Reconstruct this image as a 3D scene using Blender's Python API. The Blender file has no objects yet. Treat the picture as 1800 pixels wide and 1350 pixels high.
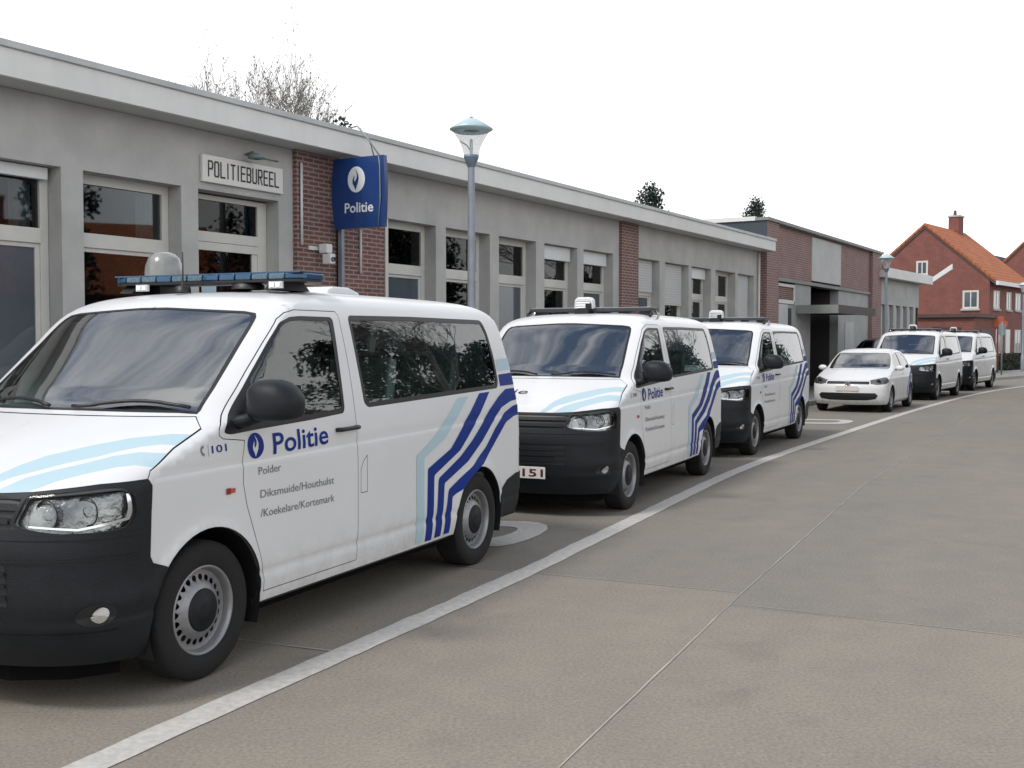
import bpy, bmesh, math, random
import numpy as np
from mathutils import Vector, Matrix
from mathutils.geometry import delaunay_2d_cdt

scene = bpy.context.scene
COL = scene.collection
random.seed(7); np.random.seed(7)
R = math.radians

# ------------------------------------------------------------------ camera
cam_d = bpy.data.cameras.new('camera'); cam = bpy.data.objects.new('camera', cam_d); COL.objects.link(cam)
cam_d.sensor_fit = 'HORIZONTAL'; cam_d.sensor_width = 36.0; cam_d.lens = 1940/1800*36
cam_d.clip_start = 0.05; cam_d.clip_end = 3000
cam.location = (0, 0, 1.63); cam.rotation_euler = (R(90)-math.atan(75/1940), 0, 0)
scene.camera = cam

# ------------------------------------------------------------------ daylight: bright overcast with thin blue gaps overhead
SUN_EL, SUN_AZ = R(52), R(-128)      # azimuth from +Y towards +X
w = bpy.data.worlds.new('World'); scene.world = w; w.use_nodes = True
nt = w.node_tree; nt.nodes.clear()
def N(t, tree=None, **kw):
    n = (tree or nt).nodes.new(t)
    for k, v in kw.items(): setattr(n, k, v)
    return n
out = N('ShaderNodeOutputWorld'); bg = N('ShaderNodeBackground'); bg.inputs['Strength'].default_value = 0.092
sky = N('ShaderNodeTexSky', sky_type='NISHITA', sun_disc=False); sky.sun_elevation = SUN_EL; sky.sun_rotation = SUN_AZ
sky.dust_density = 1.2; sky.air_density = 1.3
tc = N('ShaderNodeTexCoord')
sx = N('ShaderNodeSeparateXYZ'); nt.links.new(tc.outputs['Generated'], sx.inputs[0])
# cloud deck: project the view direction on a flat layer so that clouds shrink to the horizon
zz = N('ShaderNodeMath', operation='ADD'); zz.inputs[1].default_value = 0.22; nt.links.new(sx.outputs['Z'], zz.inputs[0])
dv = N('ShaderNodeVectorMath', operation='DIVIDE'); nt.links.new(tc.outputs['Generated'], dv.inputs[0])
cz = N('ShaderNodeCombineXYZ'); [nt.links.new(zz.outputs[0], cz.inputs[i]) for i in range(3)]
nt.links.new(cz.outputs[0], dv.inputs[1])
n1 = N('ShaderNodeTexNoise'); n1.inputs['Scale'].default_value = 1.9; n1.inputs['Detail'].default_value = 7; n1.inputs['Roughness'].default_value = .55; n1.inputs['Distortion'].default_value = .5
nt.links.new(dv.outputs[0], n1.inputs['Vector'])
rmp = N('ShaderNodeValToRGB'); rmp.color_ramp.elements[0].position = .40; rmp.color_ramp.elements[1].position = .58
nt.links.new(n1.outputs['Fac'], rmp.inputs[0])
low = N('ShaderNodeMapRange'); low.inputs['From Min'].default_value = .34; low.inputs['From Max'].default_value = .62
nt.links.new(sx.outputs['Z'], low.inputs['Value'])      # near the horizon the cloud closes completely
inv = N('ShaderNodeMath', operation='SUBTRACT'); inv.inputs[0].default_value = 1; nt.links.new(low.outputs[0], inv.inputs[1])
mx = N('ShaderNodeMath', operation='MAXIMUM'); nt.links.new(rmp.outputs['Color'], mx.inputs[0]); nt.links.new(inv.outputs[0], mx.inputs[1])
n2 = N('ShaderNodeTexNoise'); n2.inputs['Scale'].default_value = 2.6; n2.inputs['Detail'].default_value = 5; nt.links.new(dv.outputs[0], n2.inputs['Vector'])
cr = N('ShaderNodeValToRGB'); cr.color_ramp.elements[0].position = .3; cr.color_ramp.elements[0].color = (9.0, 9.2, 9.5, 1)
cr.color_ramp.elements[1].position = .68; cr.color_ramp.elements[1].color = (12.0, 12.0, 12.0, 1)
nt.links.new(n2.outputs['Fac'], cr.inputs[0])
lowc = N('ShaderNodeMix', data_type='RGBA'); lowc.inputs['B'].default_value = (11.8, 11.9, 12.0, 1)
lw2 = N('ShaderNodeMapRange'); lw2.inputs['From Min'].default_value = .30; lw2.inputs['From Max'].default_value = .55; lw2.inputs['To Min'].default_value = 1; lw2.inputs['To Max'].default_value = 0
nt.links.new(sx.outputs['Z'], lw2.inputs['Value'])
nt.links.new(cr.outputs['Color'], lowc.inputs['A']); nt.links.new(lw2.outputs[0], lowc.inputs['Factor'])
mixw = N('ShaderNodeMix', data_type='RGBA'); nt.links.new(mx.outputs[0], mixw.inputs['Factor'])
nt.links.new(sky.outputs[0], mixw.inputs['A']); nt.links.new(lowc.outputs['Result'], mixw.inputs['B'])
nt.links.new(mixw.outputs['Result'], bg.inputs['Color']); nt.links.new(bg.outputs[0], out.inputs[0])

sun_d = bpy.data.lights.new('sun', 'SUN'); sun_d.energy = 1.5; sun_d.angle = R(12); sun_d.color = (1, .965, .92)
sun = bpy.data.objects.new('sun', sun_d); COL.objects.link(sun)
sd = Vector((math.sin(SUN_AZ)*math.cos(SUN_EL), math.cos(SUN_AZ)*math.cos(SUN_EL), math.sin(SUN_EL)))
sun.rotation_euler = sd.to_track_quat('Z', 'Y').to_euler()
scene.view_settings.view_transform = 'Standard'; scene.view_settings.look = 'None'
scene.view_settings.exposure = 0.44; scene.view_settings.gamma = 1
scene.render.engine = 'CYCLES'
scene.cycles.transparent_max_bounces = 12; scene.cycles.max_bounces = 5; scene.cycles.diffuse_bounces = 2; scene.cycles.glossy_bounces = 3; scene.cycles.caustics_reflective = False; scene.cycles.caustics_refractive = False

# ------------------------------------------------------------------ materials
def mat(name, col, rough=.6, metal=0, noise=None, bump=None, coat=0, spec=.5, space='Object', emit=None, coat_rough=.05, streak=0, dirt=None):
    """noise = (scale, amount, [second colour]); bump = (scale, strength)"""
    m = bpy.data.materials.new(name); m.use_nodes = True; t = m.node_tree; b = t.nodes['Principled BSDF']
    b.inputs['Base Color'].default_value = (*col, 1); b.inputs['Roughness'].default_value = rough
    b.inputs['Metallic'].default_value = metal; b.inputs['Specular IOR Level'].default_value = spec
    b.inputs['Coat Weight'].default_value = coat; b.inputs['Coat Roughness'].default_value = coat_rough
    tcn = t.nodes.new('ShaderNodeTexCoord')
    if noise:
        sc, am = noise[0], noise[1]; c2 = noise[2] if len(noise) > 2 else tuple(c*(1-am) for c in col)
        n = t.nodes.new('ShaderNodeTexNoise'); n.inputs['Scale'].default_value = sc; n.inputs['Detail'].default_value = 6; n.inputs['Roughness'].default_value = .6
        t.links.new(tcn.outputs[space], n.inputs['Vector'])
        r = t.nodes.new('ShaderNodeValToRGB'); r.color_ramp.elements[0].position = .33; r.color_ramp.elements[1].position = .68
        r.color_ramp.elements[0].color = (*c2, 1); r.color_ramp.elements[1].color = (*col, 1)
        t.links.new(n.outputs['Fac'], r.inputs[0]); t.links.new(r.outputs[0], b.inputs['Base Color'])
    def mul(fac_out, lo):
        src = b.inputs['Base Color'].links[0].from_socket if b.inputs['Base Color'].links else None
        m2 = t.nodes.new('ShaderNodeMix'); m2.data_type = 'RGBA'; m2.blend_type = 'MULTIPLY'; t.links.new(fac_out, m2.inputs['Factor']); m2.inputs['B'].default_value = (*lo, 1)
        if src: t.links.new(src, m2.inputs['A'])
        else: m2.inputs['A'].default_value = (*col, 1)
        t.links.new(m2.outputs['Result'], b.inputs['Base Color'])
    if streak:   # rain streaks: noise drawn out downwards
        mp = t.nodes.new('ShaderNodeMapping'); mp.inputs['Scale'].default_value = (1.5, 1.5, .30); t.links.new(tcn.outputs['Object'], mp.inputs[0])
        n = t.nodes.new('ShaderNodeTexNoise'); n.inputs['Scale'].default_value = 2.2; n.inputs['Detail'].default_value = 7; n.inputs['Roughness'].default_value = .65; t.links.new(mp.outputs[0], n.inputs['Vector'])
        r = t.nodes.new('ShaderNodeValToRGB'); r.color_ramp.elements[0].position = .46; r.color_ramp.elements[1].position = .74; t.links.new(n.outputs['Fac'], r.inputs[0]); mul(r.outputs[0], (1-streak, 1-streak, 1-streak*.95))
    if dirt:     # splashed dirt that thins out upwards, broken up by noise
        sp = t.nodes.new('ShaderNodeSeparateXYZ'); t.links.new(tcn.outputs['Object'], sp.inputs[0]); mr = t.nodes.new('ShaderNodeMapRange'); mr.inputs['From Min'].default_value = dirt[0]; mr.inputs['From Max'].default_value = dirt[1]; mr.inputs['To Min'].default_value = 1; mr.inputs['To Max'].default_value = 0; t.links.new(sp.outputs['Z'], mr.inputs['Value'])
        n = t.nodes.new('ShaderNodeTexNoise'); n.inputs['Scale'].default_value = 9; n.inputs['Detail'].default_value = 8; n.inputs['Roughness'].default_value = .7; t.links.new(tcn.outputs['Object'], n.inputs['Vector'])
        r = t.nodes.new('ShaderNodeValToRGB'); r.color_ramp.elements[0].position = .42; r.color_ramp.elements[1].position = .72; t.links.new(n.outputs['Fac'], r.inputs[0])
        mm = t.nodes.new('ShaderNodeMath'); mm.operation = 'MULTIPLY'; t.links.new(mr.outputs[0], mm.inputs[0]); t.links.new(r.outputs[0], mm.inputs[1]); mul(mm.outputs[0], dirt[2])
    if bump:
        n = t.nodes.new('ShaderNodeTexNoise'); n.inputs['Scale'].default_value = bump[0]; n.inputs['Detail'].default_value = 5
        t.links.new(tcn.outputs[space], n.inputs['Vector'])
        bp = t.nodes.new('ShaderNodeBump'); bp.inputs['Strength'].default_value = bump[1]; bp.inputs['Distance'].default_value = .02
        t.links.new(n.outputs['Fac'], bp.inputs['Height']); t.links.new(bp.outputs[0], b.inputs['Normal'])
    if emit:
        b.inputs['Emission Color'].default_value = (*emit[0], 1); b.inputs['Emission Strength'].default_value = emit[1]
    return m

def glass_mat(name, tint, ior=1.6, rough=0.01, refl=(1, 1, 1)):
    m = bpy.data.materials.new(name); m.use_nodes = True; t = m.node_tree; t.nodes.clear()
    o = t.nodes.new('ShaderNodeOutputMaterial'); tr = t.nodes.new('ShaderNodeBsdfTransparent'); tr.inputs[0].default_value = (*tint, 1)
    g = t.nodes.new('ShaderNodeBsdfGlossy'); g.inputs['Roughness'].default_value = rough; g.inputs['Color'].default_value = (*refl, 1)
    f = t.nodes.new('ShaderNodeFresnel'); f.inputs['IOR'].default_value = ior
    mx = t.nodes.new('ShaderNodeMixShader'); t.links.new(f.outputs[0], mx.inputs[0]); t.links.new(tr.outputs[0], mx.inputs[1]); t.links.new(g.outputs[0], mx.inputs[2])
    t.links.new(mx.outputs[0], o.inputs[0]); return m

def brick_mat(name, c1, c2, mortar, bw=.21, bh=.065, ms=.011, vary=.35):
    """bricks on object-space walls: u = x (or y on side faces), v = z"""
    m = bpy.data.materials.new(name); m.use_nodes = True; t = m.node_tree; b = t.nodes['Principled BSDF']; b.inputs['Roughness'].default_value = .88
    tcn = t.nodes.new('ShaderNodeTexCoord'); s = t.nodes.new('ShaderNodeSeparateXYZ'); t.links.new(tcn.outputs['Object'], s.inputs[0])
    g = t.nodes.new('ShaderNodeNewGeometry'); vt = t.nodes.new('ShaderNodeVectorTransform'); vt.vector_type = 'NORMAL'; vt.convert_from = 'WORLD'; vt.convert_to = 'OBJECT'
    t.links.new(g.outputs['Normal'], vt.inputs[0]); s2 = t.nodes.new('ShaderNodeSeparateXYZ'); t.links.new(vt.outputs[0], s2.inputs[0])
    ab = t.nodes.new('ShaderNodeMath'); ab.operation = 'ABSOLUTE'; t.links.new(s2.outputs['X'], ab.inputs[0])
    gt = t.nodes.new('ShaderNodeMath'); gt.operation = 'GREATER_THAN'; gt.inputs[1].default_value = .7; t.links.new(ab.outputs[0], gt.inputs[0])
    mi = t.nodes.new('ShaderNodeMix'); mi.data_type = 'FLOAT'; t.links.new(gt.outputs[0], mi.inputs['Factor']); t.links.new(s.outputs['X'], mi.inputs['A']); t.links.new(s.outputs['Y'], mi.inputs['B'])
    cb = t.nodes.new('ShaderNodeCombineXYZ'); t.links.new(mi.outputs['Result'], cb.inputs[0]); t.links.new(s.outputs['Z'], cb.inputs[1])
    br = t.nodes.new('ShaderNodeTexBrick'); t.links.new(cb.outputs[0], br.inputs['Vector'])
    br.inputs['Scale'].default_value = 1; br.inputs['Brick Width'].default_value = bw; br.inputs['Row Height'].default_value = bh
    br.inputs['Mortar Size'].default_value = ms; br.inputs['Mortar Smooth'].default_value = .2; br.inputs['Bias'].default_value = 0
    br.inputs['Color1'].default_value = (*c1, 1); br.inputs['Color2'].default_value = (*c2, 1); br.inputs['Mortar'].default_value = (*mortar, 1)
    n = t.nodes.new('ShaderNodeTexNoise'); n.inputs['Scale'].default_value = 1.7; n.inputs['Detail'].default_value = 7; t.links.new(tcn.outputs['Object'], n.inputs['Vector'])
    mr = t.nodes.new('ShaderNodeMapRange'); mr.inputs['To Min'].default_value = 1-vary; mr.inputs['To Max'].default_value = 1+vary; t.links.new(n.outputs['Fac'], mr.inputs['Value'])
    mm = t.nodes.new('ShaderNodeMix'); mm.data_type = 'RGBA'; mm.blend_type = 'MULTIPLY'; mm.inputs['Factor'].default_value = 1
    cc = t.nodes.new('ShaderNodeCombineColor'); [t.links.new(mr.outputs[0], cc.inputs[i]) for i in range(3)]
    t.links.new(br.outputs['Color'], mm.inputs['A']); t.links.new(cc.outputs[0], mm.inputs['B']); t.links.new(mm.outputs['Result'], b.inputs['Base Color'])
    bp = t.nodes.new('ShaderNodeBump'); bp.inputs['Strength'].default_value = .5; bp.inputs['Distance'].default_value = .008; bp.invert = True
    t.links.new(br.outputs['Fac'], bp.inputs['Height']); t.links.new(bp.outputs[0], b.inputs['Normal'])
    return m

def ground_mat(name, base, dark, light, fine=55):
    m = bpy.data.materials.new(name); m.use_nodes = True; t = m.node_tree; b = t.nodes['Principled BSDF']; b.inputs['Roughness'].default_value = .93; b.inputs['Specular IOR Level'].default_value = .25
    tcn = t.nodes.new('ShaderNodeTexCoord')
    def nz(sc, det, a, c, ca, cb_, rough=.6):
        n = t.nodes.new('ShaderNodeTexNoise'); n.inputs['Scale'].default_value = sc; n.inputs['Detail'].default_value = det; n.inputs['Roughness'].default_value = rough
        t.links.new(tcn.outputs['Object'], n.inputs['Vector']); r = t.nodes.new('ShaderNodeValToRGB')
        r.color_ramp.elements[0].position = a; r.color_ramp.elements[1].position = c; r.color_ramp.elements[0].color = (*ca, 1); r.color_ramp.elements[1].color = (*cb_, 1)
        t.links.new(n.outputs['Fac'], r.inputs[0]); return n, r
    n1_, r1 = nz(.45, 6, .3, .7, dark, base)
    n2_, r2 = nz(fine, 3, .3, .72, (.72, .72, .72), (1.22, 1.21, 1.18), .75)
    n3_, r3 = nz(3.2, 6, .35, .7, (.94, .944, .95), (1.04, 1.035, 1.02))
    m1 = t.nodes.new('ShaderNodeMix'); m1.data_type = 'RGBA'; m1.blend_type = 'MULTIPLY'; m1.inputs['Factor'].default_value = 1
    m2 = t.nodes.new('ShaderNodeMix'); m2.data_type = 'RGBA'; m2.blend_type = 'MULTIPLY'; m2.inputs['Factor'].default_value = 1
    t.links.new(r1.outputs[0], m1.inputs['A']); t.links.new(r2.outputs[0], m1.inputs['B']); t.links.new(m1.outputs['Result'], m2.inputs['A']); t.links.new(r3.outputs[0], m2.inputs['B'])
    # rare oil and tyre stains
    n4_, r4 = nz(1.3, 4, .30, .40, (.88, .88, .89), (1, 1, 1))
    m3 = t.nodes.new('ShaderNodeMix'); m3.data_type = 'RGBA'; m3.blend_type = 'MULTIPLY'; m3.inputs['Factor'].default_value = 1
    t.links.new(m2.outputs['Result'], m3.inputs['A']); t.links.new(r4.outputs[0], m3.inputs['B']); t.links.new(m3.outputs['Result'], b.inputs['Base Color'])
    mp = t.nodes.new('ShaderNodeMapping'); mp.vector_type = 'TEXTURE'; mp.inputs['Rotation'].default_value = (0, 0, R(66)); mp.inputs['Scale'].default_value = (9, .8, 1); t.links.new(tcn.outputs['Object'], mp.inputs[0])
    nn = t.nodes.new('ShaderNodeTexNoise'); nn.inputs['Scale'].default_value = 1.0; nn.inputs['Detail'].default_value = 5; t.links.new(mp.outputs[0], nn.inputs['Vector'])
    rr = t.nodes.new('ShaderNodeValToRGB'); rr.color_ramp.elements[0].position = .35; rr.color_ramp.elements[1].position = .65; rr.color_ramp.elements[0].color = (.94, .944, .95, 1); rr.color_ramp.elements[1].color = (1.03, 1.02, 1.01, 1); t.links.new(nn.outputs['Fac'], rr.inputs[0])
    m4 = t.nodes.new('ShaderNodeMix'); m4.data_type = 'RGBA'; m4.blend_type = 'MULTIPLY'; m4.inputs['Factor'].default_value = 1; t.links.new(m3.outputs['Result'], m4.inputs['A']); t.links.new(rr.outputs[0], m4.inputs['B']); t.links.new(m4.outputs['Result'], b.inputs['Base Color'])
    # slabs poured at different times differ a little in tone
    sp = t.nodes.new('ShaderNodeVectorMath'); sp.operation = 'DOT_PRODUCT'; sp.inputs[1].default_value = (.405, .914, 0); t.links.new(tcn.outputs['Object'], sp.inputs[0])
    gt = t.nodes.new('ShaderNodeMath'); gt.operation = 'GREATER_THAN'; gt.inputs[1].default_value = 7.08
    sp2 = t.nodes.new('ShaderNodeVectorMath'); sp2.operation = 'DOT_PRODUCT'; sp2.inputs[1].default_value = (.909, -.416, 0); t.links.new(tcn.outputs['Object'], sp2.inputs[0]); g2 = t.nodes.new('ShaderNodeMath'); g2.operation = 'GREATER_THAN'; g2.inputs[1].default_value = -1.6; t.links.new(sp2.outputs['Value'], g2.inputs[0])
    ad = t.nodes.new('ShaderNodeMath'); ad.operation = 'MULTIPLY_ADD'; ad.inputs[1].default_value = .40; t.links.new(g2.outputs[0], ad.inputs[0]); t.links.new(sp.outputs['Value'], ad.inputs[2]); t.links.new(ad.outputs[0], gt.inputs[0])
    m5 = t.nodes.new('ShaderNodeMix'); m5.data_type = 'RGBA'; m5.blend_type = 'MULTIPLY'; t.links.new(gt.outputs[0], m5.inputs['Factor']); t.links.new(m4.outputs['Result'], m5.inputs['A']); m5.inputs['B'].default_value = (.88, .90, .925, 1); t.links.new(m5.outputs['Result'], b.inputs['Base Color'])
    bp = t.nodes.new('ShaderNodeBump'); bp.inputs['Strength'].default_value = .35; bp.inputs['Distance'].default_value = .006
    t.links.new(n2_.outputs['Fac'], bp.inputs['Height']); t.links.new(bp.outputs[0], b.inputs['Normal'])
    return m

M = {}
M['paint'] = mat('white_paint', (.70, .705, .71), .36, coat=.3, noise=(1.2, .05), dirt=(.26, .62, (.74, .71, .66)))
M['dark_paint'] = mat('dark_paint', (.012, .014, .022), .3, coat=.8)
M['plastic'] = mat('dark_bumper_plastic', (.010, .0125, .016), .5, noise=(9, .25), bump=(160, .12), spec=.28)
M['black'] = mat('black_trim', (.010, .010, .012), .45)
M['lining'] = mat('dark_lining', (.10, .105, .11), .9)
M['glass'] = glass_mat('car_glass', (.72, .80, .78), 1.9, .014)
M['wglass'] = glass_mat('windscreen_glass', (.66, .74, .74), 3.1)
M['dglass'] = glass_mat('tinted_glass', (.20, .25, .25), 2.0)
M['lens'] = glass_mat('clear_lens', (.95, .96, .96), 1.22)
M['chrome'] = mat('chrome', (.80, .80, .81), .12, 1)
M['silver'] = mat('wheel_silver', (.30, .30, .31), .42, .55, noise=(30, .12))
M['reflector'] = mat('headlamp_reflector', (.42, .43, .425), .22, .9, noise=(5, .5, (.15, .155, .16)), bump=(22, .5))
M['rubber'] = mat('tyre_rubber', (.0105, .0105, .011), .85, noise=(40, .3), bump=(90, .1))
M['blue'] = mat('blue_vinyl', (.004, .027, .205), .5, spec=.2)
M['lblue'] = mat('light_blue_vinyl', (.42, .555, .615), .5, spec=.25)
M['grey_text'] = mat('grey_lettering', (.17, .175, .18), .5)
M['seat'] = mat('seat_fabric', (.42, .50, .48), .9, noise=(12, .2))
M['dash'] = mat('dashboard_plastic', (.06, .06, .065), .75)
M['amber'] = mat('amber_lens', (.45, .09, .06), .3)
M['red'] = mat('red_lens', (.30, .01, .01), .25, coat=.5)
M['plate'] = mat('plate_white', (.62, .58, .55), .5)
M['plate_red'] = mat('plate_lettering', (.06, .018, .018), .5)
M['lb_blue'] = mat('lightbar_blue_lens', (.008, .075, .17), .2, coat=.4, noise=(25, .3))
M['lb_clear'] = mat('lightbar_clear_lens', (.09, .17, .23), .2, coat=.4, noise=(60, .6))
M['white_pl'] = mat('white_plastic', (.66, .67, .67), .4)
M['dome'] = mat('camera_dome', (.27, .28, .265), .25, coat=.6, noise=(5, .4))
M['concrete'] = mat('rendered_concrete', (.50, .495, .48), .92, noise=(1.6, .3, (.40, .398, .388)), bump=(60, .25), streak=.07)
M['fascia'] = mat('fascia_board', (.77, .765, .745), .8, noise=(.8, .15, (.70, .697, .68)), bump=(8, .05), streak=.07)
M['lip'] = mat('roof_trim_metal', (.50, .52, .52), .5, .2, noise=(2, .2))
M['soffit'] = mat('soffit', (.55, .55, .54), .9)
M['roof'] = mat('roof_felt', (.12, .12, .12), .95, noise=(2, .3))
M['frame'] = mat('window_frame', (.62, .61, .57), .5, noise=(2, .12))
M['shutter'] = None
M['pane'] = glass_mat('window_pane', (.50, .54, .56), 1.46, .02)
M['frost'] = mat('window_blind_glass', (.075, .095, .12), .18, coat=.6, coat_rough=.02, noise=(1.2, .2))
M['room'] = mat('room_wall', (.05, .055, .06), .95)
M['curtain'] = mat('curtain', (.75, .77, .77), .9, noise=(20, .3))
M['brick'] = brick_mat('red_brick', (.205, .085, .068), (.140, .065, .056), (.29, .25, .23), bw=.2, bh=.0575, ms=.010)
M['brick_h'] = brick_mat('hall_brick', (.280, .140, .122), (.215, .120, .108), (.31, .265, .245), vary=.25)
M['brick_r'] = brick_mat('house_brick', (.215, .060, .045), (.160, .048, .040), (.21, .12, .10), vary=.3)
M['panel'] = mat('light_panel', (.56, .565, .55), .85, noise=(1.3, .15))
M['panel2'] = mat('grey_panel', (.45, .46, .45), .85, noise=(1.3, .2))
M['darkwood'] = mat('dark_door', (.060, .052, .052), .6)
M['rust'] = mat('brown_metal', (.085, .062, .06), .7, noise=(5, .3))
M['slate'] = mat('dark_cladding', (.045, .06, .075), .7)
M['tiles'] = None
M['sign_w'] = mat('sign_white', (.72, .71, .68), .5, noise=(4, .06))
M['ink'] = mat('sign_black', (.012, .012, .013), .5)
M['sign_b'] = mat('sign_blue', (.006, .040, .175), .35, coat=.4)
M['sign_lt'] = mat('sign_lettering', (.72, .74, .78), .5)
M['pole'] = mat('galvanised_pole', (.27, .30, .34), .5, .4, noise=(6, .2))
M['lamp_top'] = mat('lamp_canopy', (.42, .54, .58), .4)
M['lamp_dark'] = mat('lamp_housing', (.16, .20, .25), .4, .3)
def bowl_mat():
    m = bpy.data.materials.new('lamp_bowl'); m.use_nodes = True; t = m.node_tree; t.nodes.clear(); o = t.nodes.new('ShaderNodeOutputMaterial')
    a = t.nodes.new('ShaderNodeBsdfTransparent'); b = t.nodes.new('ShaderNodeBsdfTranslucent'); b.inputs[0].default_value = (.85, .87, .87, 1); x = t.nodes.new('ShaderNodeMixShader'); x.inputs[0].default_value = .45
    t.links.new(a.outputs[0], x.inputs[1]); t.links.new(b.outputs[0], x.inputs[2]); t.links.new(x.outputs[0], o.inputs[0]); return m
M['lamp_glass'] = bowl_mat()
M['bar'] = mat('roof_bar_metal', (.045, .046, .052), .45, .3)
M['coping'] = mat('dull_metal_coping', (.26, .27, .26), .7, noise=(2, .2))
M['under'] = mat('underside_light_block', (.004, .004, .0045), .95, spec=.1)  # near-black, for the boxes added to deepen the shade below the vans
M['road'] = ground_mat('road_concrete', (.276, .247, .208), (.240, .220, .190), None)
M['ground'] = ground_mat('ground_far', (.27, .25, .225), (.22, .21, .195), None)
M['pave'] = mat('pavement_tiles', (.27, .265, .255), .9, noise=(3, .2), bump=(40, .3))
M['kerb'] = mat('kerb_stone', (.34, .335, .32), .9, noise=(4, .2))
M['joint'] = mat('joint_sealant', (.44, .41, .36), .9, noise=(3, .45, (.28, .26, .23)))
M['line'] = mat('road_paint', (.54, .52, .49), .8, noise=(22, .3, (.40, .385, .36)))
M['hedge'] = mat('hedge_leaf', (.040, .048, .030), .8, noise=(3, .5))
M['conifer'] = mat('conifer_needles', (.022, .045, .032), .8, noise=(2, .5))
M['bark'] = mat('bark', (.15, .14, .14), .9, noise=(8, .3))
M['twig'] = mat('twigs', (.20, .18, .175), .9)
M['bud'] = mat('buds', (.24, .23, .19), .9)
M['orange'] = mat('orange_sign', (.42, .09, .045), .5)
M['green_metal'] = mat('green_post', (.17, .24, .24), .6)

def stripes_mat(name, c1, c2, period, axis='Z', rough=.6):
    m = bpy.data.materials.new(name); m.use_nodes = True; t = m.node_tree; b = t.nodes['Principled BSDF']; b.inputs['Roughness'].default_value = rough
    tcn = t.nodes.new('ShaderNodeTexCoord'); s = t.nodes.new('ShaderNodeSeparateXYZ'); t.links.new(tcn.outputs['Object'], s.inputs[0])
    mu = t.nodes.new('ShaderNodeMath'); mu.operation = 'MULTIPLY'; mu.inputs[1].default_value = 1/period; t.links.new(s.outputs[axis], mu.inputs[0])
    fr = t.nodes.new('ShaderNodeMath'); fr.operation = 'FRACT'; t.links.new(mu.outputs[0], fr.inputs[0])
    r = t.nodes.new('ShaderNodeValToRGB'); r.color_ramp.elements[0].position = 0; r.color_ramp.elements[0].color = (*c2, 1); r.color_ramp.elements[1].position = .22; r.color_ramp.elements[1].color = (*c1, 1)
    t.links.new(fr.outputs[0], r.inputs[0]); t.links.new(r.outputs[0], b.inputs['Base Color'])
    bp = t.nodes.new('ShaderNodeBump'); bp.inputs['Distance'].default_value = .01; t.links.new(fr.outputs[0], bp.inputs['Height']); t.links.new(bp.outputs[0], b.inputs['Normal'])
    return m
M['shutter'] = stripes_mat('roller_shutter', (.60, .61, .61), (.36, .37, .38), .055)

def tile_mat(name, c1, c2):
    m = bpy.data.materials.new(name); m.use_nodes = True; t = m.node_tree; b = t.nodes['Principled BSDF']; b.inputs['Roughness'].default_value = .85
    tcn = t.nodes.new('ShaderNodeTexCoord'); br = t.nodes.new('ShaderNodeTexBrick'); t.links.new(tcn.outputs['Object'], br.inputs['Vector'])
    br.inputs['Scale'].default_value = 1; br.inputs['Brick Width'].default_value = .25; br.inputs['Row Height'].default_value = .24; br.inputs['Mortar Size'].default_value = .02
    br.inputs['Color1'].default_value = (*c1, 1); br.inputs['Color2'].default_value = (*c2, 1); br.inputs['Mortar'].default_value = tuple(c*.55 for c in c2)+(1,)
    n = t.nodes.new('ShaderNodeTexNoise'); n.inputs['Scale'].default_value = 1.1; n.inputs['Detail'].default_value = 6; t.links.new(tcn.outputs['Object'], n.inputs['Vector'])
    r = t.nodes.new('ShaderNodeValToRGB'); r.color_ramp.elements[0].color = (.7, .7, .7, 1); r.color_ramp.elements[1].color = (1.15, 1.1, 1.05, 1); t.links.new(n.outputs['Fac'], r.inputs[0])
    mm = t.nodes.new('ShaderNodeMix'); mm.data_type = 'RGBA'; mm.blend_type = 'MULTIPLY'; mm.inputs['Factor'].default_value = 1
    t.links.new(br.outputs['Color'], mm.inputs['A']); t.links.new(r.outputs[0], mm.inputs['B']); t.links.new(mm.outputs['Result'], b.inputs['Base Color']); return m
M['tiles'] = tile_mat('orange_roof_tiles', (.47, .155, .055), (.36, .11, .045))

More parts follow.
